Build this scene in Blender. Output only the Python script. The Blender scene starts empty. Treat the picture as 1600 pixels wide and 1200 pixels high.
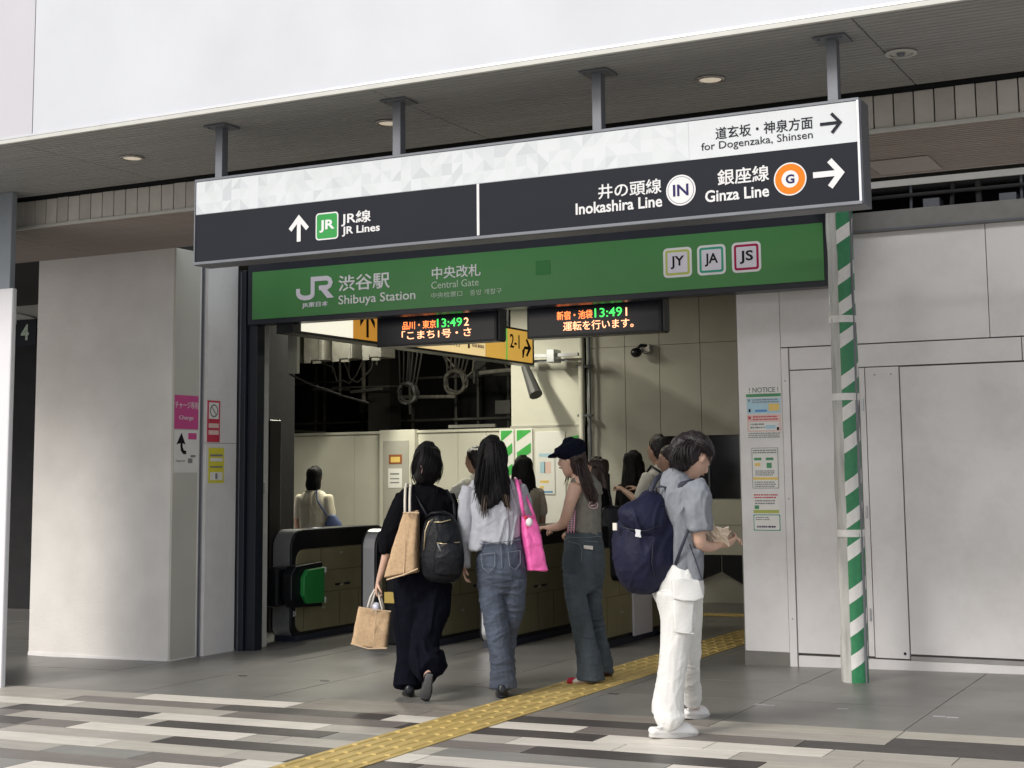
import bpy, bmesh, math, random
from mathutils import Vector, Matrix, noise, Euler
random.seed(7)
S = bpy.context.scene
COL = S.collection
# ------------------------------------------------------------------ camera
SLOPE = 0.01565                       # the plaza falls gently to the left
def gz(x): return SLOPE * x
cam_d = bpy.data.cameras.new("camera"); cam = bpy.data.objects.new("camera", cam_d); COL.objects.link(cam)
R_ = Vector((0.88811408, 0.45952384, -0.00955101)); U_ = Vector((0.06206956, -0.09931926, 0.99311785)); F_ = Vector((-0.45541273, 0.88259477, 0.11672927))
m = Matrix.Identity(4)
for i in range(3): m[i][0] = R_[i]; m[i][1] = U_[i]; m[i][2] = -F_[i]
m.translation = Vector((0, 0, 1.4)); cam.matrix_world = m
cam_d.sensor_width = 36; cam_d.lens = 2325 * 36 / 1600; cam_d.shift_y = -131 / 1600; cam_d.clip_end = 500; cam_d.clip_start = 0.05
S.camera = cam
# ------------------------------------------------------------------ world, sun, exposure
W = bpy.data.worlds.new("World"); S.world = W; W.use_nodes = True
nt = W.node_tree; nt.nodes.clear()
sky = nt.nodes.new('ShaderNodeTexSky'); sky.sky_type = 'NISHITA'; sky.sun_disc = False
SUN_EL, SUN_ROT = math.radians(34), math.radians(202)
sky.sun_elevation = SUN_EL; sky.sun_rotation = SUN_ROT; sky.air_density = 1.0; sky.dust_density = 6.0
bg = nt.nodes.new('ShaderNodeBackground'); bg.inputs[1].default_value = 0.12
bg2 = nt.nodes.new('ShaderNodeBackground'); bg2.inputs[0].default_value = (0.93, 0.95, 1.0, 1); bg2.inputs[1].default_value = 0.85
mx = nt.nodes.new('ShaderNodeMixShader'); mx.inputs[0].default_value = 0.8   # overcast deck of cloud over the blue
out = nt.nodes.new('ShaderNodeOutputWorld')
nt.links.new(sky.outputs[0], bg.inputs[0]); nt.links.new(bg.outputs[0], mx.inputs[1]); nt.links.new(bg2.outputs[0], mx.inputs[2]); nt.links.new(mx.outputs[0], out.inputs[0])
sd = bpy.data.lights.new("sun", 'SUN'); sd.energy = 1.35; sd.angle = math.radians(20); sd.color = (1, 0.97, 0.93)
so = bpy.data.objects.new("sun", sd); COL.objects.link(so)
so.rotation_euler = (math.radians(56), 0, math.radians(-22)); so.location = (0, -5, 20)
S.view_settings.view_transform = 'Standard'; S.view_settings.look = 'None'; S.view_settings.gamma = 1
S.view_settings.exposure = 0.62; S.view_settings.use_curve_mapping = False
S.render.engine = 'CYCLES'

# ------------------------------------------------------------------ materials
MATS = {}
CLOTH = dict(spec=.12)
def mat(name, col, rough=0.6, var=0.12, scale=8, bump=0.0, bscale=60, metal=0.0, emit=0.0, stretch=(1, 1, 1), spec=0.5, dirt=0.0, rand=0.0, coat=0.0, dscale=1.5):
    if name in MATS: return MATS[name]
    M = bpy.data.materials.new(name); M.use_nodes = True; n = M.node_tree; b = n.nodes['Principled BSDF']
    def N(t): return n.nodes.new(t)
    b.inputs['Roughness'].default_value = rough; b.inputs['Metallic'].default_value = metal
    b.inputs['Specular IOR Level'].default_value = spec; b.inputs['Coat Weight'].default_value = coat
    geo = N('ShaderNodeNewGeometry'); mp = N('ShaderNodeMapping'); mp.inputs['Scale'].default_value = stretch
    n.links.new(geo.outputs['Position'], mp.inputs[0])
    c = (*col, 1)
    nz = N('ShaderNodeTexNoise'); nz.inputs['Scale'].default_value = scale; nz.inputs['Detail'].default_value = 5; n.links.new(mp.outputs[0], nz.inputs[0])
    mix = N('ShaderNodeMix'); mix.data_type = 'RGBA'
    mix.inputs[6].default_value = tuple(max(0, v * (1 - var)) for v in col) + (1,)
    mix.inputs[7].default_value = tuple(min(1, v * (1 + var)) for v in col) + (1,)
    mr = N('ShaderNodeMapRange'); mr.inputs[1].default_value = 0.3; mr.inputs[2].default_value = 0.7; n.links.new(nz.outputs[0], mr.inputs[0])
    n.links.new(mr.outputs[0], mix.inputs[0]); cur = mix.outputs[2]
    if dirt > 0:
        d = N('ShaderNodeTexNoise'); d.inputs['Scale'].default_value = dscale; d.inputs['Detail'].default_value = 8; d.inputs['Roughness'].default_value = 0.65
        n.links.new(geo.outputs['Position'], d.inputs[0])
        r = N('ShaderNodeMapRange'); r.inputs[1].default_value = 0.45; r.inputs[2].default_value = 0.75; r.inputs[4].default_value = dirt; n.links.new(d.outputs[0], r.inputs[0])
        m2 = N('ShaderNodeMix'); m2.data_type = 'RGBA'; m2.inputs[7].default_value = (col[0] * .45, col[1] * .43, col[2] * .38, 1)
        n.links.new(r.outputs[0], m2.inputs[0]); n.links.new(cur, m2.inputs[6]); cur = m2.outputs[2]
        rr = N('ShaderNodeMapRange'); rr.inputs[3].default_value = max(0, rough - .08); rr.inputs[4].default_value = min(1, rough + .18); n.links.new(d.outputs[0], rr.inputs[0]); n.links.new(rr.outputs[0], b.inputs['Roughness'])
    if rand > 0:
        oi = N('ShaderNodeObjectInfo'); r = N('ShaderNodeMapRange'); r.inputs[3].default_value = 1 - rand; r.inputs[4].default_value = 1 + rand; n.links.new(oi.outputs['Random'], r.inputs[0])
        hs = N('ShaderNodeHueSaturation'); n.links.new(r.outputs[0], hs.inputs['Value']); n.links.new(cur, hs.inputs['Color']); cur = hs.outputs[0]
    n.links.new(cur, b.inputs['Base Color'])
    if bump > 0:
        bz = N('ShaderNodeTexNoise'); bz.inputs['Scale'].default_value = bscale; bz.inputs['Detail'].default_value = 4; n.links.new(mp.outputs[0], bz.inputs[0])
        bp = N('ShaderNodeBump'); bp.inputs['Strength'].default_value = bump; bp.inputs['Distance'].default_value = 0.01; n.links.new(bz.outputs[0], bp.inputs['Height']); n.links.new(bp.outputs[0], b.inputs['Normal'])
    if emit > 0:
        b.inputs['Emission Color'].default_value = c; b.inputs['Emission Strength'].default_value = emit
    MATS[name] = M; return M
white_clad = mat('white_cladding', (.545, .565, .60), .55, .03, 2, dirt=.08, dscale=.8)
pale_clad = mat('pale_lilac_cladding', (.49, .485, .515), .55, .02, 2)
wall_w = mat('painted_wall', (.77, .755, .742), .55, .05, 1.5, bump=.05, bscale=90, dirt=.30, dscale=1.6)
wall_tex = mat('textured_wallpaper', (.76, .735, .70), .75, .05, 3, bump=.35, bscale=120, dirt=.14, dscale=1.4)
wall_side = mat('wallpaper_shaded_side', (.56, .55, .49), .75, .05, 3, bump=.3, bscale=120, dirt=.12)  # same wallpaper, the side face's shade put into a darker colour
soffit_m = mat('soffit_grey_metal', (.31, .31, .30), .5, .06, 1.2, stretch=(.3, 12, 1), dirt=.10)
brown_m = mat('brown_grey_soffit', (.38, .33, .30), .6, .07, 1.5, stretch=(.3, 10, 1), dirt=.15)
tile_m = mat('fascia_tile', (.54, .51, .46), .5, .05, 12, rand=.12, bump=.1, bscale=80, dirt=.15, dscale=4)
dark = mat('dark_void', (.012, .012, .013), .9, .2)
trim_m = mat('trim_beige', (.52, .52, .48), .5, .05)
steel_g = mat('steel_grey', (.14, .15, .17), .4, .08, metal=.3)
sign_dark = mat('sign_charcoal', (.009, .011, .018), .6, .05, 3, spec=.2)
sign_light = mat('sign_light', (.58, .61, .63), .4, .02)
alu = mat('aluminium', (.5, .51, .53), .35, .05, metal=.7)
navy = mat('navy_frame', (.010, .013, .022), .35, .1)
green_s = mat('sign_green', (.055, .215, .06), .35, .08, 1.0)
white_p = mat('white_print', (.70, .70, .70), .7, .02, spec=.15)
lgrey_p = mat('grey_white_print', (.66, .64, .70), .7, .02, spec=.15)
dim_p = mat('dim_white_print', (.50, .60, .48), .7, .02, spec=.15)
dark_p = mat('dark_print', (.022, .024, .032), .7, .02, spec=.15)
black_p = mat('black_print', (.012, .012, .014), .7, .02, spec=.15)
orange_p = mat('orange_print', (.70, .20, .018), .7, .02, spec=.15)
indigo_p = mat('indigo_print', (.03, .025, .10), .7, .02, spec=.15)
jrgreen_p = mat('light_green_print', (.045, .29, .075), .7, .02, spec=.15)
jy_p = mat('olive_print', (.45, .50, .12), .7, .02, spec=.15); ja_p = mat('teal_print', (.05, .33, .22), .7, .02, spec=.15); js_p = mat('crimson_print', (.36, .01, .07), .7, .02, spec=.15)
green_d = mat('dull_green_print', (.048, .188, .058), .7, .02, spec=.15)
led_o = mat('led_orange', (1.0, .22, .06), .5, 0, emit=1.6); led_w = mat('led_peach', (1.0, .42, .22), .5, 0, emit=1.6); led_g = mat('led_green', (.06, .75, .12), .5, 0, emit=1.1)
blk = mat('black_plastic', (.007, .008, .011), .32, .15, spec=.4)
olive = mat('olive_steel', (.29, .262, .155), .36, .12, 4, stretch=(1, 1, .4), metal=.15, dirt=.25, dscale=3)
olive_d = mat('olive_steel_dark', (.05, .043, .02), .35, .1, metal=.3)
plinth = mat('blue_black_plinth', (.02, .025, .045), .5)
flapg = mat('green_flap', (.02, .23, .05), .4, .06)
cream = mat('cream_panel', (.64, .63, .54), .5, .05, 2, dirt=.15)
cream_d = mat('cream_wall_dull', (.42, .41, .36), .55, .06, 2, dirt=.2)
yellow_lit = mat('backlit_yellow', (.95, .55, .10), .5, 0, emit=.30); white_lit = mat('backlit_white', (1, .96, .78), .5, 0, emit=.55); orange_lit = mat('backlit_orange', (.90, .40, .04), .5, 0, emit=.26); paley_lit = mat('backlit_pale_yellow', (.95, .72, .35), .5, 0, emit=.42)
pink_p = mat('pink_poster', (.62, .08, .28), .5, .03); red_p = mat('red_poster', (.55, .04, .08), .5, .03); yel_p = mat('yellow_poster', (.72, .66, .06), .5, .03); blue_p = mat('blue_print', (.42, .62, .72), .5, .03); amber_p = mat('amber_print', (.80, .58, .16), .5, .03); paper = mat('paper', (.78, .78, .74), .6, .03); salmon_p = mat('salmon_print', (.75, .55, .50), .6, .03); ink = mat('ink_grey', (.22, .22, .22), .6); green_p = mat('green_print', (.08, .30, .14), .6)
tape_g = mat('tape_green', (.03, .22, .09), .35, .1, 30, bump=.3, bscale=40); tape_w = mat('tape_white', (.74, .73, .70), .35, .05, 30, bump=.3, bscale=40); film = mat('plastic_film', (.50, .50, .47), .22, .2, 12, bump=.9, bscale=22, stretch=(1, 1, .25))
lamp_m = mat('lamp_glow', (1, .96, .85), .5, 0, emit=5)
chrome = mat('lamp_rim', (.45, .42, .38), .25, .05, metal=.8)

# ------------------------------------------------------------------ mesh helpers
class B:
    def __init__(s): s.v = []; s.f = []; s.mi = []
    def add(s, vs, fs, mi=0):
        o = len(s.v); s.v += [Vector(v) for v in vs]; s.f += [tuple(i + o for i in f) for f in fs]; s.mi += [mi] * len(fs); return s
    def box(s, x0, x1, y0, y1, z0, z1, mi=0, slope=False):
        vs = [(x, y, z + (gz(x) if slope else 0)) for x in (x0, x1) for y in (y0, y1) for z in (z0, z1)]
        return s.add(vs, [(0, 1, 3, 2), (4, 6, 7, 5), (0, 4, 5, 1), (2, 3, 7, 6), (0, 2, 6, 4), (1, 5, 7, 3)], mi)
    def cyl(s, a, b, r0, r1=None, n=16, cap=True, mi=0):
        a = Vector(a); b = Vector(b); r1 = r0 if r1 is None else r1; t = (b - a).normalized(); x = t.orthogonal().normalized(); y = t.cross(x)
        vs = [p + (x * math.cos(k * math.tau / n) + y * math.sin(k * math.tau / n)) * r for p, r in ((a, r0), (b, r1)) for k in range(n)]
        fs = [(k, (k + 1) % n, n + (k + 1) % n, n + k) for k in range(n)]
        if cap: fs += [tuple(reversed(range(n))), tuple(range(n, 2 * n))]
        return s.add(vs, fs, mi)
    def path(s, pts, r, n=8, mi=0):
        pts = [Vector(p) for p in pts]; rs = r if isinstance(r, (list, tuple)) else [r] * len(pts); rings = []
        up = None
        for i, p in enumerate(pts):
            t = (pts[min(i + 1, len(pts) - 1)] - pts[max(i - 1, 0)]).normalized()
            x = t.orthogonal().normalized() if up is None else (up - t * up.dot(t)).normalized()
            up = x; y = t.cross(x); rings.append([p + (x * math.cos(k * math.tau / n) + y * math.sin(k * math.tau / n)) * rs[i] for k in range(n)])
        vs = [v for q in rings for v in q]
        fs = [(i * n + k, i * n + (k + 1) % n, (i + 1) * n + (k + 1) % n, (i + 1) * n + k) for i in range(len(pts) - 1) for k in range(n)]
        fs += [tuple(reversed(range(n))), tuple(range((len(pts) - 1) * n, len(pts) * n))]
        return s.add(vs, fs, mi)
    def prism(s, poly, vec, mi=0):        # poly: ordered 3-D points; vec: extrusion
        n = len(poly); vec = Vector(vec); p = [Vector(q) for q in poly]
        return s.add(p + [q + vec for q in p], [tuple(range(n)), tuple(reversed(range(n, 2 * n)))] + [(k, n + k, n + (k + 1) % n, (k + 1) % n) for k in range(n)], mi)
    def ell(s, c, r, n=12, m=8, rot=None, mi=0):
        c = Vector(c); vs = []; fs = []
        for i in range(1, m):
            for k in range(n):
                p = Vector((math.sin(math.pi * i / m) * math.cos(math.tau * k / n) * r[0], math.sin(math.pi * i / m) * math.sin(math.tau * k / n) * r[1], math.cos(math.pi * i / m) * r[2]))
                if rot: p = rot @ p
                vs.append(c + p)
        a = Vector((0, 0, r[2])); b_ = Vector((0, 0, -r[2]))
        if rot: a = rot @ a; b_ = rot @ b_
        vs += [c + a, c + b_]; T = len(vs) - 2
        fs = [(i * n + k, (i + 1) * n + k, (i + 1) * n + (k + 1) % n, i * n + (k + 1) % n) for i in range(m - 2) for k in range(n)]
        fs += [(T, k, (k + 1) % n) for k in range(n)] + [(T + 1, (m - 2) * n + (k + 1) % n, (m - 2) * n + k) for k in range(n)]
        return s.add(vs, fs, mi)
    def build(s, name, mats, parent=None, bevel=0, smooth=False, fix=True, seg=2):
        me = bpy.data.meshes.new(name)
        if not s.v: raise RuntimeError(name)
        c = Vector((sum((min(v.x for v in s.v), max(v.x for v in s.v))) / 2, sum((min(v.y for v in s.v), max(v.y for v in s.v))) / 2, min(v.z for v in s.v)))
        me.from_pydata([v - c for v in s.v], [], s.f); me.update()
        if not isinstance(mats, (list, tuple)): mats = [mats]
        for q in mats: me.materials.append(q)
        for p, q in zip(me.polygons, s.mi): p.material_index = q
        if fix or bevel:
            bm = bmesh.new(); bm.from_mesh(me)
            if fix: bmesh.ops.recalc_face_normals(bm, faces=bm.faces)
            if bevel: bmesh.ops.bevel(bm, geom=[e for e in bm.edges if len(e.link_faces) == 2 and e.calc_face_angle(0) > .5], offset=bevel, segments=seg, affect='EDGES', profile=.5)
            bm.to_mesh(me); bm.free()
        if smooth:
            for p in me.polygons: p.use_smooth = True
        return place(me, name, c, parent)
WL = {}
def place(me, name, loc, parent=None):
    o = bpy.data.objects.new(name, me); COL.objects.link(o); WL[o.name] = Vector(loc)
    if parent is not None: o.parent = parent; o.location = Vector(loc) - WL[parent.name]
    else: o.location = loc
    return o
def thing(name, label, cat, loc, group=None, kind=None):
    o = bpy.data.objects.new(name, None); COL.objects.link(o); o.location = loc; WL[o.name] = Vector(loc); o.empty_display_size = .1
    return tag(o, label, cat, group, kind)
def tag(o, label=None, cat=None, group=None, kind=None):
    if label: o['label'] = label
    if cat: o['category'] = cat
    if group: o['group'] = group
    if kind: o['kind'] = kind
    return o
def box(name, ma, parent, *a, bevel=0, slope=False): return B().box(*a, slope=slope).build(name, ma, parent, bevel=bevel)
def text(body, a0, a1, z0, z1, pl, ma, parent, bold=0.0, face='-y', name='lettering', ext=.0012):
    c = bpy.data.curves.new('t', 'FONT'); c.body = body; c.offset = bold; c.extrude = .01; c.resolution_u = 3
    o = bpy.data.objects.new('t', c); COL.objects.link(o); bpy.context.view_layer.update()
    me = bpy.data.meshes.new_from_object(o.evaluated_get(bpy.context.evaluated_depsgraph_get())); bpy.data.objects.remove(o); bpy.data.curves.remove(c)
    xs = [v.co.x for v in me.vertices]; ys = [v.co.y for v in me.vertices]
    x0, x1, y0, y1 = min(xs), max(xs), min(ys), max(ys); ctr = None
    for v in me.vertices:
        u = (v.co.x - x0) / (x1 - x0) * (a1 - a0) - (a1 - a0) / 2; w = (v.co.y - y0) / (y1 - y0) * (z1 - z0); d = v.co.z / .01 * ext
        v.co = (u, -d, w) if face == '-y' else (d, u, w)
    me.materials.clear(); me.materials.append(ma)
    loc = ((a0 + a1) / 2, pl, z0) if face == '-y' else (pl, (a0 + a1) / 2, z0)
    return place(me, name, loc, parent)
def rrect(x0, x1, z0, z1, r, y, n=5):
    P = []
    for cx, cz, a in ((x1 - r, z0 + r, -90), (x1 - r, z1 - r, 0), (x0 + r, z1 - r, 90), (x0 + r, z0 + r, 180)):
        for k in range(n + 1):
            t = math.radians(a + 90 * k / n); P.append((cx + r * math.cos(t), y, cz + r * math.sin(t)))
    return P
def disc(x, z, y, r, n=32): return [(x + r * math.cos(k * math.tau / n), y, z + r * math.sin(k * math.tau / n)) for k in range(n)]
def stroke(pts, w, y, ma, parent, name, dy=-.002, closed=False):   # flat stroked line on a -y facing plane
    b = B(); P = [Vector((p[0], p[1])) for p in pts]; L = []; Rr = []
    for i, p in enumerate(P):
        a = (P[i] - P[i - 1]).normalized() if i else (P[1] - P[0]).normalized(); c = (P[i + 1] - P[i]).normalized() if i < len(P) - 1 else a
        t = (a + c).normalized(); nn = Vector((-t.y, t.x)); k = w / 2 / max(.35, nn.dot(Vector((-c.y, c.x)))); L.append(p + nn * k); Rr.append(p - nn * k)
    for i in range(len(P) - 1):
        q = [L[i], Rr[i], Rr[i + 1], L[i + 1]]; b.prism([(v.x, y, v.y) for v in q], (0, dy, 0))
    return b.build(name, ma, parent)

# ------------------------------------------------------------------ ground and paving
b = B(); b.add([(-60, -60, gz(-60) - .012), (60, -60, gz(60) - .012), (60, 60, gz(60) - .012), (-60, 60, gz(-60) - .012)], [(0, 1, 2, 3)])
M = mat('ground_base', (.16, .15, .14), .6, .25, 1.5, stretch=(.6, 4, 1), dirt=.2)
tag(b.build('ground', M), kind='structure')
cols = {'W': (.66, .62, .55), 'L': (.40, .375, .33), 'P': (.46, .43, .37), 'M': (.185, .165, .15), 'G': (.24, .235, .215), 'D': (.062, .056, .053), 'T': (.25, .225, .195)}
pm = {k: mat('paver_' + n, cols[k], .42, .10, 6, stretch=(.5, 4, 1), dirt=.22, rand=.07, bump=.08, bscale=150, dscale=2.5) for k, n in dict(W='white', L='light', P='pale', M='mid', G='grey', D='dark', T='tan').items()}
rows = {-1: [(-5.9, None), (-3.05, 'T'), (-1.97, 'P'), (-.9, 'P'), (.8, 'L'), (2, 'P')],
 0: [(-11, 0), (-9.4, 'M'), (-8.3, 'L'), (-7.21, 'L'), (-5.90, 'W'), (-4.9, 'T'), (-4.25, 'T'), (-3.3, 'D'), (-1.97, 'L'), (-.5, 'D'), (2, 'L')],
 1: [(-11, 0), (-8.8, 'L'), (-7.65, 'L'), (-6.33, 'M'), (-5.02, 'D'), (-3.70, 'W'), (-2.395, 'M'), (-1, 'D'), (2, 'M')],
 2: [(-11, 0), (-8.75, 'D'), (-7.42, 'W'), (-6.09, 'L'), (-4.77, 'M'), (-3.475, 'D'), (-2.83, 'W'), (-2.18, 'W'), (-1.54, 'L'), (-.3, 'L'), (2, 'G')],
 3: [(-11, 0), (-7.78, 'L'), (-6.55, 'D'), (-5.2, 'W'), (-4.5, 'L'), (-3.91, 'L'), (-3.26, 'W'), (-2.61, 'W'), (-1.965, 'L'), (-1.3, 'L'), (.4, 'D'), (2, 'L')],
 4: [(-11, 0), (-7.5, 'M'), (-6.29, 'L'), (-5.0, 'D'), (-4.5, 'G'), (-3.69, 'M'), (-2.4, 'D'), (-1.2, 'P'), (.2, 'L'), (2, 'M')],
 5: [(-11, 0), (-8.2, 'W'), (-7.15, 'D'), (-6.73, 'M'), (-5.42, 'W'), (-5.18, 'L'), (-4.5, 'L'), (-4.12, 'P'), (-2.82, 'G'), (-1.5, 'W'), (0, 'D'), (2, 'L')],
 6: [(-11, 0), (-8.1, 'L'), (-7.1, 'M'), (-5.85, 'L'), (-4.6, 'D'), (-4.1, 'W'), (-2.9, 'W'), (-1.6, 'G'), (-.4, 'L'), (2, 'D')],
 7: [(-11, 0), (-7.4, 'L'), (-6.06, 'W'), (-5.16, 'P'), (-4.75, 'L'), (-4.0, 'D'), (-2.9, 'M'), (-1.8, 'L'), (-.6, 'W'), (2, 'L')],
 8: [(-11, 0), (-7.6, 'W'), (-6.26, 'L'), (-5.61, 'G'), (-4.97, 'M'), (-4.0, 'W'), (-3.2, 'D'), (-2, 'L'), (-.8, 'M'), (2, 'G')],
 9: [(-11, 0), (-6.8, 'L'), (-5.39, 'M'), (-4.1, 'W'), (-2.8, 'L'), (-1.5, 'D'), (2, 'W')]}
rng = random.Random(3)
for r in range(10, 19):
    x = -10 - rng.random(); L = [(x, 0)]; last = ''
    while x < 1.6:
        x += rng.choice((.66, 1.1, 1.32, 1.32, 1.54)); k = rng.choice([q for q in 'WLLMDGP' if q != last]); last = k; L.append((x, k))
    rows[r] = L
SH = -.022
def rowy(x, y): return y + SH * (x + 5.2)
sp = thing('striped_paving', None, None, (-4.5, 6.5, gz(-4.5)), kind='structure')
PITCH = .2272
for r, L in rows.items():
    yt = 8.587 - (r + 1) * PITCH
    for (x0, _), (x1, k) in zip(L, L[1:]):
        g = .0034; dz = rng.uniform(-.0006, .0006)
        P = []
        for x, y in ((x0 + g, yt - PITCH + g), (x1 - g, yt - PITCH + g), (x1 - g, yt - g), (x0 + g, yt - g)): P.append((x, rowy(x, y), gz(x) + dz))
        B().prism(P, (0, 0, -.011)).build('paving_tile', pm[k], sp)
B().add([(-14, 3.9, gz(-14) - .007), (3, 3.9, gz(3) - .007), (3, 19, gz(3) - .007), (-14, 19, gz(-14) - .007)], [(0, 1, 2, 3)]).build('joint_bed', mat('dark_grout', (.05, .048, .044), .9), sp)
st = thing('stone_floor', None, None, (-4.5, 12, gz(-4.5)), kind='structure')
stm = mat('stone_floor_slab', (.185, .18, .168), .30, .10, 2.0, dirt=.32, rand=.06, bump=.05, bscale=120, dscale=1.1)
xs = [-14.0] + [-12.8 + 1.083 * i for i in range(5)] + [-7.40, -6.33, -5.24, -4.15, -3.05, -1.98, -.9, .2, 1.3, 2.4]
ysl = [8.587 + .832 * i for i in range(13)]
for i in range(len(xs) - 1):
    for j in range(len(ysl) - 1):
        x0, x1 = xs[i], xs[i + 1]; g = .003; dz = rng.uniform(-.0007, .0007)
        top = []
        y0, y1 = ysl[j], ysl[j + 1]
        lo = 0
        if j == 0 and x1 <= -5.9: y0 = 8.36
        if j == 0: lo = 1
        for x, y in ((x0 + g, y0), (x1 - g, y0), (x1 - g, y1), (x0 + g, y1)):
            yy = (rowy(x, y) + g) if (lo and y == y0) else y + (g if y == y0 else -g)
            top.append((x, yy, gz(x) + dz))
        B().prism(top, (0, 0, -.011)).build('stone_slab', stm, st)
# filler strip where the tan stripe begins inside a slab column
B().prism([(-6.328, rowy(-6.33, 8.364), gz(-6.33)), (-5.902, rowy(-5.9, 8.364), gz(-5.9)), (-5.902, rowy(-5.9, 8.583), gz(-5.9)), (-6.328, rowy(-6.33, 8.583), gz(-6.33))], (0, 0, -.011)).build('stone_slab', stm, st)
# small steel studs and worn marks on the stone
for px_, py_, k in ((-7.22, 9.42, 0), (-6.42, 9.36, 0), (-4.1, 9.38, 0), (-3.03, 9.22, 1), (-2.96, 9.2, 1), (-2.5, 9.2, 1), (-1.9, 9.1, 1), (-1.82, 9.08, 1), (-5.0, 9.36, 0)):
    B().box(px_ - .035, px_ + .035, py_ - .012, py_ + .012, .0005, .003, slope=True).build('floor_stud', alu if k else blk, st)
# tactile path
tp = thing('tactile_path', None, None, (-4.48, 10, gz(-4.48)), kind='structure')
tym = mat('tactile_yellow', (.50, .365, .12), .5, .09, 9, dirt=.28, rand=.08, bump=.1, bscale=120, dscale=3)
bb = B(); hw = .222
bb.box(-hw, hw, -.218, .218, 0, .004)
for k in range(5):
    x = -.176 + k * .088
    for (ya, yb) in ((-.205, -.012), (.012, .205)):
        bb.add([(x - .020, ya, .004), (x + .020, ya, .004), (x + .020, yb, .004), (x - .020, yb, .004), (x - .012, ya + .009, .0105), (x + .012, ya + .009, .0105), (x + .012, yb - .009, .0105), (x - .012, yb - .009, .0105)],
               [(4, 5, 6, 7), (0, 1, 5, 4), (1, 2, 6, 5), (2, 3, 7, 6), (3, 0, 4, 7)])
t0 = None
for i in range(30):
    y = 4.2 + .44 * i
    if t0 is None:
        t0 = bb.build('tactile_tile', tym, tp); WL[t0.name] = Vector((0, 0, 0)); o = t0
    else: o = t0.copy(); COL.objects.link(o)
    x = -4.47 + (y - 9) * .004; o.location = Vector((x, y, gz(x) + .0012)) - WL[tp.name]; o.rotation_euler = (0, -SLOPE, 0)
bd = B(); bd.box(-.15, .15, -.15, .15, 0, .004)
for i in range(5):
    for j in range(5): bd.cyl((-.12 + .06 * i, -.12 + .06 * j, .004), (-.12 + .06 * i, -.12 + .06 * j, .009), .014, .009, 8)
d0 = None
for i in range(16):
    if d0 is None: d0 = bd.build('tactile_tile', tym, tp); o = d0
    else: o = d0.copy(); COL.objects.link(o)
    x = -4.9 - .3 * i; o.location = Vector((x, 15.15, gz(x) + .0012)) - WL[tp.name]; o.rotation_euler = (0, -SLOPE, 0)

# ------------------------------------------------------------------ canopy
cn = thing('entrance_canopy', 'long grey soffit canopy over the gate hung with the black direction sign', 'canopy', (-4, 7.9, 3.634))
x = -13.06
while x < 3:
    x1 = x + 2.82
    bb = B(); bb.box(x + .004, x1 - .004, 7.125, 8.60, 3.634, 3.66)
    bb.build('soffit_panel', soffit_m, cn, bevel=.002)
    x = x1
# shallow ribs of the metal soffit, joined
bb = B()
for k in range(26): bb.box(-13, 3.2, 7.16 + k * .055, 7.162 + k * .055 + .004, 3.6315, 3.634)
bb.build('soffit_rib', soffit_m, cn)
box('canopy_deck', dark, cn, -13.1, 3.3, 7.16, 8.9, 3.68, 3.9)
box('edge_trim', trim_m, cn, -13.1, 3.3, 7.100, 7.125, 3.626, 3.652, bevel=.003)
box('edge_trim', alu, cn, -13.1, 3.3, 7.108, 7.125, 3.655, 3.672, bevel=.002)
hd = thing('white_hoarding', 'tall smooth white cladding wall rising above the canopy edge', 'wall', (-2, 7.3, 3.68))
box('cladding_panel', white_clad, hd, -7.24, 4.6, 7.13, 7.16, 3.674, 6.4)
hl = thing('pale_hoarding', 'pale lilac cladding wall above the canopy at the far left corner', 'wall', (-9, 7.4, 3.68))
B().prism([(-7.245, 7.127, 3.674), (-13, 7.115, 3.674), (-13, 7.16, 3.674), (-7.245, 7.16, 3.674)], (0, 0, 2.8)).build('cladding_panel', pale_clad, hl)
# downlights
def downlight(x, y, label, on=True, flat=False):
    t = thing('downlight', label, 'ceiling light', (x, y, 3.634), 'downlights recessed in the canopy soffit')
    bb = B(); n = 24; vs = []; prof = ((.085, 0), (.085, -.006), (.068, -.008), (.062, .004 if not flat else -.006))
    for r, z in prof: vs += [(x + r * math.cos(k * math.tau / n), y + r * math.sin(k * math.tau / n), 3.631 + z - (.002 if not flat else .004)) for k in range(n)]
    bb.add(vs, [(i * n + k, i * n + (k + 1) % n, (i + 1) * n + (k + 1) % n, (i + 1) * n + k) for i in range(3) for k in range(n)])
    bb.build('rim', chrome if not flat else trim_m, t, smooth=True)
    B().cyl((x, y, 3.6265), (x, y, 3.631), .062, n=24).build('lens', mat('downlight_glow', (.8, .70, .55), .4, 0, emit=.28) if on else trim_m, t)
    if flat: B().cyl((x, y, 3.612), (x, y, 3.626), .018, .024, n=12).build('nozzle', steel_g, t)
downlight(-7.04, 7.87, 'lit round downlight left of the leftmost sign hanger')
downlight(-4.93, 7.87, 'round downlight half hidden by the second sign hanger')
downlight(-2.78, 7.88, 'round downlight between the third and fourth sign hangers')
downlight(-1.70, 7.87, 'pale flat ceiling disc right of the rightmost hanger', on=False, flat=True)
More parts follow.
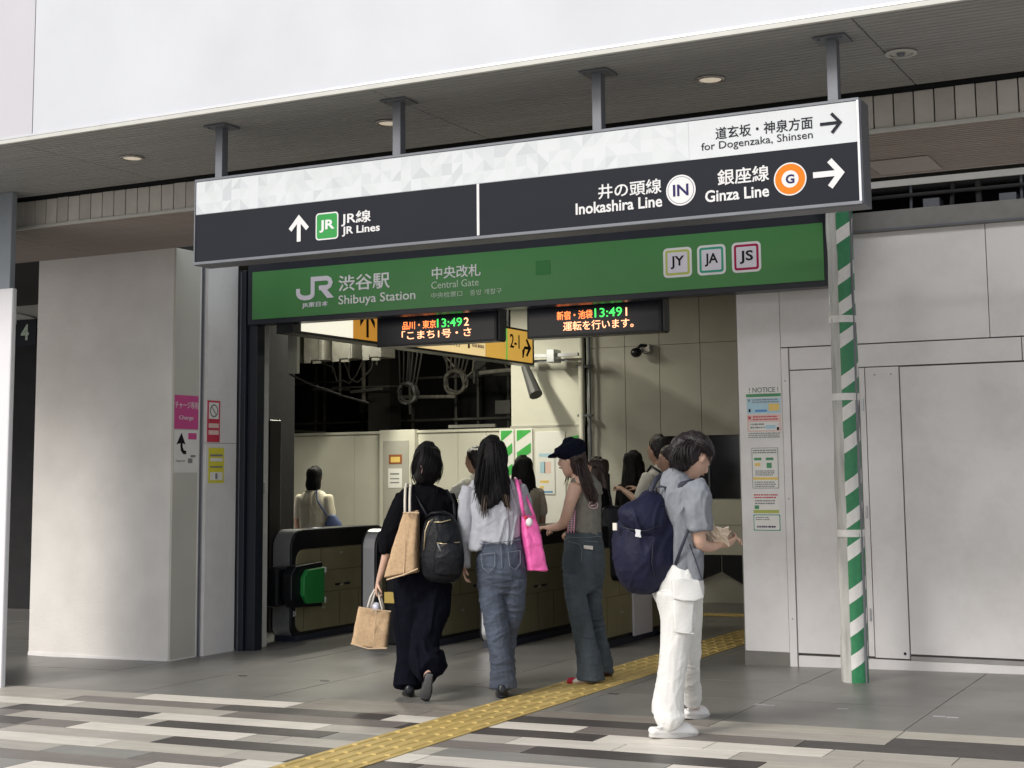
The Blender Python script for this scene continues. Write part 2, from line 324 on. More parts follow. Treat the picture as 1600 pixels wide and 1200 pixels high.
# fascia of tiles behind the canopy, ledge, brown soffit
fa = thing('tiled_fascia', 'band of upright beige tiles below the canopy soffit with brown ribbed soffit behind', 'fascia', (-4, 8.7, 3.39))
t0 = None; x = -10.03
while x < 1.4:
    if t0 is None: t0 = box('fascia_tile', tile_m, fa, x, x + .110, 8.655, 8.675, 3.412, 3.612, bevel=.003); o = t0
    else:
        o = t0.copy(); COL.objects.link(o); o.location = t0.location + Vector((x + 10.03, rng.uniform(-.001, .001), rng.uniform(-.002, .002)))
    x += .1175
box('tile_backing', dark, fa, -11.5, 3, 8.672, 8.75, 3.40, 3.70)
box('ledge', trim_m, fa, -11.5, 3, 8.64, 8.66, 3.385, 3.410, bevel=.003)
x = -12.1
while x < 3.2:                                         # ribbed soffit boards
    for k in range(33):
        y0 = 8.66 + k * .051
        if y0 > 10.0 and x < -2.6: break
    x1 = x + 2.82
    bb = B(); bb.box(x + .004, x1 - .004, 8.662, 10.045 if x < -3.5 else 10.36, 3.395, 3.42); bb.build('soffit_panel', brown_m, fa)
    bb = B()
    for k in range(26 if x < -3.5 else 32): bb.box(x + .01, x1 - .01, 8.68 + k * .052, 8.694 + k * .052, 3.389, 3.3955)
    bb.build('soffit_rib', brown_m, fa); x = x1
box('edge_trim', trim_m, fa, -3.5, 3.2, 10.362, 10.38, 3.385, 3.43)
box('access_hatch', brown_m, fa, -2.3, -1.9, 9.45, 9.9, 3.383, 3.388, bevel=.001)

# ------------------------------------------------------------------ big direction sign
sg = thing('direction_sign', 'long black and white hanging direction sign under the canopy edge', 'sign', (-3.95, 7.5, 2.75))
X0, X1, Z0, Z1, ZM, YF = -6.085, -1.825, 2.757, 3.281, 3.066, 7.402
box('sign_casing', steel_g, sg, X0 - .012, X1 + .012, YF + .004, YF + .165, Z0 - .016, Z1 + .010, bevel=.004)
box('light_panel', sign_light, sg, X0 + .004, X1 - .008, YF - .004, YF + .004, ZM, Z1 - .004)
box('dark_panel', sign_dark, sg, X0 + .004, X1 - .008, YF - .004, YF + .004, Z0 + .006, ZM - .001)
box('frame_edge', alu, sg, X1 - .008, X1 + .006, YF - .012, YF + .004, Z0, Z1, bevel=.002)
box('frame_edge', steel_g, sg, X0 - .006, X0 + .004, YF - .010, YF + .004, Z0, Z1, bevel=.002)
box('frame_edge', steel_g, sg, X0 - .006, X1 + .006, YF - .012, YF + .004, Z0 - .014, Z0 + .004, bevel=.002)
box('frame_edge', steel_g, sg, X0 - .006, X1 + .006, YF - .008, YF + .1, Z1 - .002, Z1 + .014, bevel=.002)
tints = [mat('pattern_tint_' + n, c, .4, .02) for n, c in (('a', (.59, .62, .64)), ('b', (.545, .575, .60)), ('c', (.495, .525, .55)), ('d', (.57, .605, .62)))]
bb = B(); c = .0695
for i in range(int((X1 - .9 - X0) / c)):
    for j in range(3):
        fade = max(0, 1 - max(0, (i * c - 2.2)) / 1.4)
        x, z = X0 + .008 + i * c, ZM + .002 + j * c * .985; y = YF - .0055
        q = [(x, y, z), (x + c, y, z), (x + c, y, z + c * .985), (x, y, z + c * .985)]
        a, b2 = (rng.choices(range(4), (3, 2, 1.2 * fade, 2))[0] for _ in '01')
        if rng.random() < .5: bb.add(q, [(0, 1, 2)], a).add(q, [(0, 2, 3)], b2)
        else: bb.add(q, [(0, 1, 3)], a).add(q, [(1, 2, 3)], b2)
bb.build('printed_pattern', tints, sg, fix=False)
yt = YF - .006
box('divider_line', white_p, sg, -4.038, -4.022, YF - .0065, YF - .0045, Z0 + .008, ZM)
def arrow(kind, x0, x1, z0, z1, w, ma, parent, y):
    cx, cz = (x0 + x1) / 2, (z0 + z1) / 2
    if kind == 'up':
        stroke([(cx, z0), (cx, z1 - w * .7)], w, y, ma, parent, 'arrow'); stroke([(x0 + w * .3, z1 - (x1 - x0) * .58), (cx, z1 - w * .5), (x1 - w * .3, z1 - (x1 - x0) * .58)], w, y - .0004, ma, parent, 'arrow')
    else:
        stroke([(x0, cz), (x1 - w * .7, cz)], w, y, ma, parent, 'arrow'); stroke([(x1 - (z1 - z0) * .5, z1 - w * .2), (x1 - w * .6, cz), (x1 - (z1 - z0) * .5, z0 + w * .2)], w, y - .0004, ma, parent, 'arrow')
arrow('up', -5.352, -5.206, 2.83, 2.99, .028, white_p, sg, yt)
B().prism(rrect(-5.155, -4.991, 2.826, 2.992, .022, yt), (0, .002, 0)).build('badge', white_p, sg)
B().prism(rrect(-5.147, -4.999, 2.834, 2.984, .016, yt - .0005), (0, .002, 0)).build('badge', jrgreen_p, sg)
text('JR', -5.127, -5.017, 2.871, 2.947, yt - .001, white_p, sg, .03)
text('JR線', -4.969, -4.758, 2.897, 2.983, yt, white_p, sg, .014); text('JR Lines', -4.963, -4.695, 2.834, 2.894, yt, white_p, sg, .02)
text('井の頭線', -3.275, -2.902, 2.902, 2.985, yt, white_p, sg, .011); text('Inokashira Line', -3.413, -2.900, 2.828, 2.892, yt, white_p, sg, .02)
text('銀座線', -2.584, -2.301, 2.910, 2.996, yt, white_p, sg, .014); text('Ginza Line', -2.655, -2.304, 2.827, 2.891, yt, white_p, sg, .02)
for (cx, a, b_) in ((-2.792, indigo_p, 'IN'), (-2.190, orange_p, 'G')):
    cz = 2.908; k = 1
    for r, ma, dy in (((.084, white_p, 0), (.075, mat('thin_grey_print', (.05, .05, .10)), .0005), (.072, white_p, .001)) if b_ == 'IN' else ((.087, white_p, 0), (.080, orange_p, .0005), (.045, white_p, .001))):
        o = B().prism(disc(cx, cz, yt - dy, r), (0, .002, 0)).build('line_symbol' if k else 'ring', ma, sg if k else ls_)
        if k: ls_ = o; k = 0
    if b_ == 'IN': text('IN', cx - .044, cx + .044, cz - .032, cz + .032, yt - .0015, a, ls_, .02)
    else: text('G', cx - .023, cx + .023, cz - .024, cz + .024, yt - .0015, indigo_p, ls_, .03)
arrow('right', -2.068, -1.905, 2.839, 2.990, .030, white_p, sg, yt)
text('道玄坂・神泉方面', -2.589, -2.062, 3.160, 3.226, yt, dark_p, sg, .004); text('for Dogenzaka, Shinsen', -2.670, -2.064, 3.097, 3.150, yt, dark_p, sg, -.003)
arrow('right', -2.023, -1.909, 3.122, 3.230, .016, dark_p, sg, yt)
for i, (x, w) in enumerate(zip((-5.915, -4.588, -3.283, -1.955), ('leftmost', 'second', 'third', 'rightmost'))):
    t = thing('sign_hanger', w + ' dark steel post carrying the direction sign from the soffit', 'bracket', (x, 7.44, 3.29), 'posts holding up the direction sign')
    box('post', steel_g, t, x - .028, x + .028, 7.41, 7.47, 3.296, 3.622, bevel=.003)
    box('mount_plate', steel_g, t, x - .085, x + .085, 7.36, 7.52, 3.620, 3.631, bevel=.002)
    for a in (-.06, .06): B().cyl((x + a, 7.385, 3.612), (x + a, 7.385, 3.62), .009, n=6).build('bolt', steel_g, t)

# ------------------------------------------------------------------ left side: post, pillar, wall blocks
g0 = gz(-9)
b_ = box('white_panel_post', mat('white_panel', (.74, .74, .76), .4, .02, dirt=.05), None, -9.8, -8.600, 8.31, 8.36, g0 - .02, 2.865, bevel=.012)
tag(b_, 'tall glossy white panel at the left edge of the view', 'panel')
b_ = box('grey_pillar', mat('pillar_bluegrey', (.24, .27, .30), .45, .05), None, -9.5, -8.69, 8.365, 8.42, g0 - .02, 3.632, bevel=.006)
tag(b_, 'blue grey pillar rising behind the white panel to the soffit', 'pillar')
lw = thing('left_wall_block', 'pale textured wall block left of the gate with white skirting', 'wall', (-9.3, 10.2, g0))
g0 = gz(-9.2)
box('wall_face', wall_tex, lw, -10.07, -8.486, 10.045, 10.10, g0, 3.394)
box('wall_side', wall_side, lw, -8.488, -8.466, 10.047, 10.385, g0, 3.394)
box('wall_core', dark, lw, -10.05, -8.49, 10.10, 10.39, g0, 3.39)
box('skirting', wall_w, lw, -10.072, -8.484, 10.038, 10.045, g0 - .01, g0 + .022); box('skirting', wall_w, lw, -8.466, -8.462, 10.04, 10.385, g0 - .01, g0 + .022)
box('corner_trim', wall_w, lw, -8.470, -8.462, 10.378, 10.392, g0, 3.394)
ln = thing('left_return_wall', 'narrow painted wall between dark channel and navy gate frame', 'wall', (-8.5, 10.6, g0))
box('wall_panel', wall_w, ln, -8.5, -8.430, 10.445, 10.868, g0, 1.705); box('wall_panel', wall_w, ln, -8.5, -8.430, 10.445, 10.868, 1.709, 3.394)
box('channel', steel_g, ln, -8.52, -8.475, 10.395, 10.440, g0, 3.394); box('channel_edge', alu, ln, -8.475, -8.462, 10.432, 10.442, g0, 3.394)
# beyond the left wall: dark hall with a numbered board
lh = thing('left_side_hall', 'dark recess with cream beams seen between white panel and wall block', 'recess', (-13, 14, g0))
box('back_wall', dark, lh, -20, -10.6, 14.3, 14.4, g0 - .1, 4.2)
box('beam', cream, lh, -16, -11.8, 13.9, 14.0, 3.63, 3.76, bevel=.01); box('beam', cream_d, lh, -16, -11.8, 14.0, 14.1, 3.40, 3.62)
bb = B()
for k in range(9):
    a0, a1 = math.radians(100 - 10 * k), math.radians(90 - 10 * k)
    bb.prism([(-14.5 + 1.0 * math.cos(a0), 13.95, 2.62 + .8 * math.sin(a0)), (-14.5 + 1.0 * math.cos(a1), 13.95, 2.62 + .8 * math.sin(a1)), (-14.5 + 1.1 * math.cos(a1), 13.95, 2.66 + .86 * math.sin(a1)), (-14.5 + 1.1 * math.cos(a0), 13.95, 2.66 + .86 * math.sin(a0))], (0, .1, 0))
bb.build('arch_rib', cream_d, lh)
box('brown_ceiling', brown_m, lh, -20, -10.1, 10.4, 14.2, 3.9, 4.0)
nb = thing('number_board', 'small dark board with white number 4 in the left recess', 'sign', (-14.16, 14.0, 3.1))
box('board', sign_dark, nb, -14.33, -13.99, 13.93, 13.95, 3.09, 3.43); text('4', -14.245, -14.11, 3.165, 3.368, 13.928, dim_p, nb, .02)

# ------------------------------------------------------------------ stickers on the left walls
def sheet(name, label, ma, y0, y1, z0, z1, x):
    t = thing(name, label, 'sticker', (x, (y0 + y1) / 2, z0)); B().box(x, x + .0015, y0, y1, z0, z1).build('sheet', ma, t); return t
t = sheet('pink_sticker', 'magenta sticker reading Charge on the side of the left wall block', pink_p, 10.055, 10.372, 1.824, 2.115, -8.465)
text('チャージ専用', 10.062, 10.366, 2.000, 2.062, -8.463, white_p, t, 0, '+x'); text('Charge', 10.115, 10.305, 1.895, 1.94, -8.463, white_p, t, 0, '+x')
t = sheet('arrow_sheet', 'white sheet with bent black arrow below the magenta sticker', paper, 10.058, 10.376, 1.448, 1.816, -8.465)
bb = B(); x = -8.463
A_ = [(10.15, 1.79), (10.205, 1.69), (10.165, 1.70), (10.168, 1.665), (10.185, 1.64), (10.215, 1.635), (10.215, 1.605), (10.175, 1.608), (10.145, 1.635), (10.138, 1.67), (10.138, 1.70), (10.085, 1.69)]
bb.prism([(x, a, z) for a, z in A_], (.001, 0, 0)); bb.build('arrow', black_p, t)
B().box(x, x + .001, 10.24, 10.35, 1.735, 1.79).build('print_block', pink_p, t); B().box(x, x + .001, 10.24, 10.30, 1.53, 1.57).build('print_block', ink, t); B().box(x, x + .001, 10.275, 10.34, 1.58, 1.60).build('print_block', ink, t)
text('Charge here', 10.08, 10.20, 1.535, 1.56, x, ink, t, 0, '+x')
t = sheet('red_sticker', 'red prohibition sticker on the return wall above the yellow one', red_p, 10.452, 10.628, 1.716, 2.082, -8.429)
x = -8.427; B().box(x, x + .001, 10.472, 10.608, 1.92, 2.065).build('print_block', paper, t)
bb = B()
for k in range(20):
    a0, a1 = k * math.tau / 20, (k + 1) * math.tau / 20
    bb.prism([(x + .0012, 10.54 + r * math.cos(a), 1.992 + r * math.sin(a)) for a, r in ((a0, .045), (a1, .045), (a1, .058), (a0, .058))], (.0008, 0, 0))
bb.prism([(x + .0012, 10.50, 2.028), (x + .0012, 10.508, 2.036), (x + .0012, 10.58, 1.958), (x + .0012, 10.572, 1.95)], (.0008, 0, 0)); bb.build('prohibition_symbol', ink, t)
for z in (1.84, 1.78): B().box(x, x + .001, 10.47, 10.61, z, z + .04).build('print_block', salmon_p, t)
t = sheet('yellow_sticker', 'yellow notice sticker on the return wall below the red one', yel_p, 10.476, 10.692, 1.355, 1.665, -8.429)
for z, h, ma in ((1.59, .018, ink), (1.545, .03, paper), (1.49, .014, ink), (1.38, .07, paper)): B().box(x, x + .001, 10.50, 10.67, z, z + h).build('print_block', ma, t)
B().box(x + .001, x + .002, 10.57, 10.60, 1.39, 1.44).build('print_block', ink, t)

# ------------------------------------------------------------------ navy gate frame with green station sign
fr = thing('gate_frame', 'navy steel frame around the ticket gate opening', 'frame', (-6, 10.95, -.1))
box('column', navy, fr, -8.425, -8.34, 10.872, 11.02, g0 - .02, 3.285, bevel=.004); box('column', navy, fr, -8.336, -8.235, 10.905, 11.02, g0 - .02, 3.0, bevel=.003)
box('column_edge', steel_g, fr, -8.40, -8.392, 10.868, 10.872, g0, 3.27)
box('lintel', navy, fr, -8.3, -2.95, 11.02, 11.12, 2.80, 3.36)
ss = thing('station_sign', 'long green JR Shibuya Station sign above the ticket gates', 'sign', (-5.6, 10.95, 2.77))
box('sign_case', navy, ss, -8.31, -2.935, 10.856, 11.015, 2.776, 3.342, bevel=.004)
box('green_face', green_s, ss, -8.255, -2.975, 10.850, 10.858, 2.822, 3.256)
yg = 10.8485
def arc(cx, cz, r, a0, a1, n=8, sx=1): return [(cx + sx * r * math.cos(math.radians(a0 + (a1 - a0) * k / n)), cz + r * math.sin(math.radians(a0 + (a1 - a0) * k / n))) for k in range(n + 1)]
lx, lz, sw, sh = -7.769, 2.965, .399, .202
def LT(pts): return [(lx + u * sw, lz + w_ * sh) for u, w_ in pts]
stroke(LT([(.055, .52), (.055, .36)] + [(.25 + .195 * math.cos(math.radians(a)), .33 + .24 * math.sin(math.radians(a))) for a in (190, 215, 240, 265)] + [(.30, .09), (.36, .10)] + [(.33 + .12 * math.cos(math.radians(a)), .26 + .16 * math.sin(math.radians(a))) for a in (-45, -20, 0)] + [(.45, .45), (.45, .90), (.80, .90)] + [(.80 + .13 * math.cos(math.radians(a)), .695 + .205 * math.sin(math.radians(a))) for a in (70, 40, 0, -40, -70)] + [(.80, .49), (.62, .49)]), .042, yg, lgrey_p, ss, 'logo')
B().prism([(a, yg - .0025, c_) for a, c_ in LT([(.60, .54), (.76, .54), (1.02, .02), (.84, .02)])], (0, .002, 0)).build('logo', lgrey_p, ss)
text('JR東日本', -7.704, -7.423, 2.890, 2.944, yg, lgrey_p, ss, .02)
text('渋谷駅', -7.316, -6.786, 3.016, 3.158, yg, white_p, ss, .012); text('Shibuya Station', -7.315, -6.528, 2.878, 2.982, yg, white_p, ss, .006)
text('中央改札', -6.363, -5.891, 3.058, 3.163, yg, white_p, ss, .01); text('Central Gate', -6.369, -5.910, 2.978, 3.040, yg, dim_p, ss, .0); text('中央检票口　중앙 개찰구', -6.370, -5.693, 2.898, 2.945, yg, dim_p, ss, .0)
for a, b2, ma, tx in ((-4.256, -4.018, jy_p, 'JY'), (-3.973, -3.741, ja_p, 'JA'), (-3.691, -3.459, js_p, 'JS')):
    bd_ = None
    for g, q, dy, nn_ in ((0, white_p, 0, 'line_badge'), (.018, ma, .0006, 'coloured_border'), (.036, lgrey_p, .0012, 'inner_field')):
        o = B().prism(rrect(a + g, b2 - g, 2.924 + g, 3.158 - g, .035 - g * .75, yg - dy), (0, .002, 0)).build(nn_, q, bd_ or ss); bd_ = bd_ or o
    text(tx, a + .062, b2 - .062, 2.99, 3.092, yg - .0018, black_p, bd_, .02)
box('dull_square', green_d, ss, -5.376, -5.242, yg - .0006, yg + .0015, 3.027, 3.144)
for x in (-7.6, -4.6, -3.3): box('bracket', navy, ss, x - .03, x + .03, 10.9, 11.0, 3.342, 3.40)

# ------------------------------------------------------------------ right wall with doors, beam, plenum
rw = thing('right_station_wall', 'pale painted panel wall right of the gate opening', 'wall', (-1.5, 11.2, -.05))
gr = gz(-3.6); Y0 = 11.156
box('wall_panel', wall_w, rw, -3.77, -3.424, Y0, Y0 + .06, gr + .105, 3.195)
box('skirting', mat('stone_skirting', (.17, .165, .15), .4, .1, 6, dirt=.2), rw, -3.772, -3.42, Y0 - .006, Y0 + .06, gr - .02, gr + .103)
for x0, x1 in ((-3.42, -1.857), (-1.851, 0.0), (.006, 2.6)): box('wall_panel', wall_w, rw, x0, x1, Y0, Y0 + .03, 2.362, 3.195)
box('wall_panel', wall_w, rw, -.6, 2.6, Y0, Y0 + .03, gr, 2.358)
box('wall_core', mat('wall_core_grey', (.20, .19, .18), .7), rw, -3.768, 2.7, Y0 + .045, Y0 + .28, gr - .02, 3.19)
box('jamb_edge', mat('jamb_grey', (.22, .21, .19), .5), rw, -3.776, -3.769, Y0 + .0, Y0 + .28, gr, 3.19)
lb = box('lintel_beam', mat('beam_grey', (.20, .20, .19), .5, .08, dirt=.2), rw, -2.98, 2.7, Y0 - .035, Y0 + .1, 3.197, 3.352, bevel=.004)
box('beam_lip', steel_g, rw, -2.98, 2.7, Y0 - .045, Y0 - .035, 3.20, 3.215)
dr = thing('service_door', 'flush white service doors with thin dark joints behind the striped pole', 'door', (-2, 11.15, -.04))
bx = gz(-2.5)
box('frame_post', wall_w, dr, -3.418, -3.362, Y0 - .012, Y0 + .03, bx - .02, 2.352, bevel=.002)
box('header_panel', wall_w, dr, -3.354, -1.640, Y0 - .003, Y0 + .03, 2.184, 2.352, bevel=.0015)
box('header_panel', wall_w, dr, -1.633, -.606, Y0 - .003, Y0 + .03, 2.184, 2.352, bevel=.0015)
box('door_leaf', wall_w, dr, -3.354, -2.828, Y0 - .003, Y0 + .03, bx + .088, 2.176, bevel=.0015)
box('door_strip', wall_w, dr, -2.820, -2.779, Y0 - .003, Y0 + .03, bx + .088, 2.176, bevel=.0015)
d_ = box('side_panel', wall_w, dr, -2.772, -2.524, Y0 - .006, Y0 + .03, bx + .080, 2.176, bevel=.0015)
for z_ in (.35, 1.1, 1.9): B().cyl((-2.797, Y0 - .010, z_ - .045), (-2.797, Y0 - .010, z_ + .045), .006, n=8).build('hinge', alu, dr)
B().cyl((-3.30, Y0 - .008, 1.0), (-3.30, Y0 + .0, 1.0), .012, n=12).build('lock', alu, dr)
for x_, z_ in ((-3.39, .3), (-3.39, 1.2), (-3.39, 2.1), (-2.70, 2.12), (-2.58, 2.12)): B().cyl((x_, Y0 - .0145, z_), (x_, Y0 - .004, z_), .005, n=8).build('screw', steel_g, dr)
B().cyl((-2.555, Y0 - .010, bx + .118), (-2.555, Y0, bx + .118), .010, n=12).build('lock', blk, dr)
box('sliding_leaf', wall_w, dr, -2.516, -.606, Y0 + .004, Y0 + .034, bx + .115, 2.172, bevel=.0015)
box('sill_track', mat('sill_grey', (.33, .32, .31), .4, .1), dr, -2.516, -.606, Y0 + .0, Y0 + .04, bx + .070, bx + .100)
box('kick_base', wall_w, dr, -3.354, -.606, Y0 - .004, Y0 + .03, bx - .02, bx + .068, bevel=.002)
pn = thing('ceiling_plenum', 'dark gap full of pipes above the right wall beam', 'recess', (-1, 11, 3.4))
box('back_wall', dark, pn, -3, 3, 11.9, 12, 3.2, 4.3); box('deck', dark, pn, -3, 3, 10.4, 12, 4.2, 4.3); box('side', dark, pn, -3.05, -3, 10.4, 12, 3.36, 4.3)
mat('dark_pipe', (.025, .025, .026), .7)  # pipes in one even near-black colour
for k, (x, z) in enumerate(((-2.4, 3.42), (-2.1, 3.5), (-1.9, 3.44), (-1.6, 3.5), (-1.3, 3.45), (-.9, 3.5))):
    B().cyl((x, 11.25, 3.34), (x + rng.uniform(-.03, .03), 11.3, 3.9), .012 + .006 * (k % 3), n=8).build('pipe', MATS.get('dark_pipe') if k % 3 else steel_g, pn)
for z, r, y in ((3.55, .03, 11.3), (3.47, .015, 11.22), (3.63, .02, 11.4)): B().cyl((-2.95, y, z), (2.9, y, z + .01), r, n=8).build('pipe', mat('dark_pipe', (.025, .025, .026), .7), pn)
for x in (-2.3, -1.75, -1.2): box('bracket', steel_g, pn, x, x + .12, 11.2, 11.35, 3.36, 3.40 + rng.random() * .05)

# posters on the right wall
yw = Y0 - .0015
def poster(name, label, x0, x1, z0, z1, ma):
    t = thing(name, label, 'poster', ((x0 + x1) / 2, yw, z0)); B().box(x0, x1, yw, yw + .0013, z0, z1).build('sheet', ma, t); return t
def blk_(t, x0, x1, z0, z1, ma, d=.001): B().box(x0, x1, yw - d, yw - d + .0008, z0, z1).build('print_block', ma, t)
def lines(t, x0, x1, z0, z1, n, ma=ink, rg=random.Random(2)):
    h = (z1 - z0) / n
    for k in range(n):
        x = x0; z = z0 + k * h; bb = B()
        while x < x1 - .01:
            w = rg.uniform(.006, .02); bb.box(x, min(x + w, x1), yw - .0018, yw - .0010, z + h * .25, z + h * .75); x += w + rg.uniform(.002, .006)
        bb.build('print_lines', ma, t)
t = poster('notice_poster', 'tall notice poster with green header, blue upper and pink lower block, topmost', -3.712, -3.429, 1.661, 2.064, paper)
text('! NOTICE !', -3.684, -3.45, 2.018, 2.058, yw - .001, ink, t, .01)
blk_(t, -3.710, -3.431, 1.984, 2.008, green_p); blk_(t, -3.706, -3.435, 1.855, 1.975, blue_p); blk_(t, -3.53, -3.445, 1.875, 1.93, amber_p, .0016); blk_(t, -3.64, -3.545, 1.868, 1.885, mat('deep_blue', (.1, .3, .6)), .0016)
lines(t, -3.66, -3.45, 1.935, 1.97, 2); blk_(t, -3.706, -3.435, 1.715, 1.85, salmon_p); blk_(t, -3.69, -3.45, 1.725, 1.79, paper, .0016); text('×', -3.70, -3.672, 1.81, 1.838, yw - .002, red_p, t, .05); text('✓' if 0 else 'v', -3.70, -3.675, 1.945, 1.968, yw - .002, ink, t, .02)
lines(t, -3.66, -3.46, 1.80, 1.84, 2, red_p); lines(t, -3.68, -3.56, 1.735, 1.785, 2); blk_(t, -3.56, -3.48, 1.735, 1.765, blue_p, .002); lines(t, -3.70, -3.44, 1.665, 1.71, 3)
B().ell((-3.684, yw, 1.905), (.014, .001, .014)).build('print_block', white_p, t); blk_(t, -3.692, -3.676, 1.868, 1.892, black_p, .002); B().ell((-3.462, yw - .001, 1.765), (.014, .001, .016)).build('print_block', white_p, t); blk_(t, -3.47, -3.452, 1.725, 1.748, black_p, .0024)
t = poster('route_poster', 'white poster with two green boxes and yellow bar, second from the top', -3.677, -3.467, 1.280, 1.591, paper)
lines(t, -3.665, -3.48, 1.545, 1.58, 2); blk_(t, -3.67, -3.474, 1.345, 1.365, amber_p); blk_(t, -3.66, -3.60, 1.495, 1.515, green_p); blk_(t, -3.565, -3.505, 1.495, 1.515, green_p); blk_(t, -3.655, -3.61, 1.45, 1.475, amber_p); blk_(t, -3.56, -3.52, 1.435, 1.475, green_p)
lines(t, -3.65, -3.50, 1.375, 1.42, 3); lines(t, -3.66, -3.49, 1.288, 1.335, 3)
for a in ((-3.677, -3.467, 1.280, 1.284), (-3.677, -3.467, 1.587, 1.591), (-3.677, -3.673, 1.28, 1.591), (-3.471, -3.467, 1.28, 1.591)): blk_(t, *a, ink)
t = poster('guide_poster', 'small white poster with red text and olive strip, third from the top', -3.677, -3.471, 1.089, 1.246, paper)
lines(t, -3.67, -3.48, 1.20, 1.24, 2, red_p); lines(t, -3.66, -3.50, 1.155, 1.195, 2); blk_(t, -3.675, -3.473, 1.091, 1.115, jy_p); blk_(t, -3.665, -3.63, 1.122, 1.15, green_p)
t = poster('plate_notice', 'small blue rimmed plate with icons, lowest on the wall right of the gate', -3.677, -3.465, .958, 1.080, ja_p)
B().prism(rrect(-3.671, -3.471, .964, 1.074, .01, yw - .0012), (0, .001, 0)).build('print_block', paper, t); lines(t, -3.66, -3.55, 1.035, 1.065, 2); lines(t, -3.65, -3.49, .975, 1.0, 1, indigo_p)

# ------------------------------------------------------------------ striped pole
px, py, pr = -2.742, 10.449, .090
pg = gz(px)
pl = thing('striped_pole', 'round pole wrapped in plastic film and green and white striped padding', 'pole', (px, py, pg))
B().cyl((px, py, pg - .02), (px, py, 3.39), pr - .006, n=32).build('core', film, pl, smooth=False)
va = math.atan2(-py, -px)                       # direction from pole to viewer
def shell(a0, a1, r, ncol, zf, name, mats, z0, z1, inner=.004, wob=0):
    bb = B(); dz = .02; nz = int((z1 - z0) / dz)
    def rr(a, z): return r + wob * (noise.noise(Vector((a * 2.2, z * 3.1, 1))))
    for i in range(ncol):
        aa, ab = a0 + (a1 - a0) * i / ncol, a0 + (a1 - a0) * (i + 1) / ncol
        zs = zf(aa, z0, z1)
        segs = zf((aa, ab), z0, z1)
        for (za0, za1, zb0, zb1, mi) in segs:
            q = [(px + rr(aa, za0) * math.cos(aa), py + rr(aa, za0) * math.sin(aa), za0), (px + rr(ab, zb0) * math.cos(ab), py + rr(ab, zb0) * math.sin(ab), zb0), (px + rr(ab, zb1) * math.cos(ab), py + rr(ab, zb1) * math.sin(ab), zb1), (px + rr(aa, za1) * math.cos(aa), py + rr(aa, za1) * math.sin(aa), za1)]
            bb.add(q, [(0, 1, 2, 3)], mi)
    return bb.build(name, mats, pl, smooth=True, fix=False)
seq = []; z = -.6; k = 0
while z < 3.6:
    h = (.125, .098, .125, .098, .195, .100)[k % 6]; seq.append((z, z + h, k % 2)); z += h; k += 1
def stripes(a, z0, z1):
    if not isinstance(a, tuple): return None
    res = []; off = [(q - (va - .28)) * .062 for q in a]
    for s0, s1, mi in seq:
        v = [min(max(s + o, z0), z1) for o in off for s in (s0, s1)]
        if v[1] - v[0] > 1e-4 or v[3] - v[2] > 1e-4: res.append((v[0], v[1], v[2], v[3], mi))
    return res
shell(va - .28, va + 1.9, pr + .003, 14, stripes, 'striped_wrap', [tape_g, tape_w], pg, 3.38, wob=.006)
def filmz(a, z0, z1):
    if not isinstance(a, tuple): return None
    n = 60; return [(z0 + (z1 - z0) * i / n, z0 + (z1 - z0) * (i + 1) / n) * 2 + (0,) for i in range(n)]
shell(va - 1.9, va - .24, pr + .001, 16, filmz, 'film_wrap', [film], pg, 3.38, wob=.014)
box('edge_strip', steel_g, pl, px + .078, px + .092, py - .045, py + .01, pg, 3.38)
for z in (.95, 1.9, 2.45): B().cyl((px, py, z), (px, py, z + .05), pr + .007, n=24, cap=False).build('tape_band', tape_w, pl, smooth=True)
# ------------------------------------------------------------------ LED boards
def led(x0, x1, z0, z1, y, label, texts):
    t = thing('led_board', label, 'display', ((x0 + x1) / 2, y, z0), 'LED departure boards behind the green sign')
    box('casing', blk, t, x0, x1, y + .002, y + .16, z0, z1, bevel=.004); box('screen', mat('led_screen', (.006, .007, .014), .25, .1), t, x0 + .02, x1 - .02, y - .001, y + .003, z0 + .02, z1 - .015)
    box('side_cover', steel_g, t, x1, x1 + .012, y + .03, y + .15, z0 + .01, z1)
    for x in (x0 + .2, x1 - .2): box('hanger_rod', blk, t, x - .015, x + .015, y + .06, y + .09, z1, 3.58)
    for s, a, b2, c_, d, ma in texts: text(s, a, b2, c_, d, y - .0015, ma, t, .006)
led(-7.14, -5.93, 2.542, 2.86, 11.2, 'left hanging LED board showing 13:49 for track 2', [('品川・東京', -6.871, -6.530, 2.684, 2.756, led_o), ('13:49', -6.518, -6.268, 2.686, 2.762, led_g), ('2', -6.249, -6.200, 2.688, 2.758, led_w), ('「こまち1号・さ', -6.878, -6.178, 2.594, 2.672, led_w)])
led(-5.64, -4.42, 2.542, 2.86, 11.2, 'right hanging LED board showing 13:49 for track 1', [('新宿・池袋', -5.357, -5.030, 2.684, 2.757, led_o), ('13:49', -5.010, -4.764, 2.688, 2.764, led_g), ('1', -4.731, -4.719, 2.686, 2.756, led_w), ('運転を行います。', -5.299, -4.664, 2.590, 2.668, led_w)])
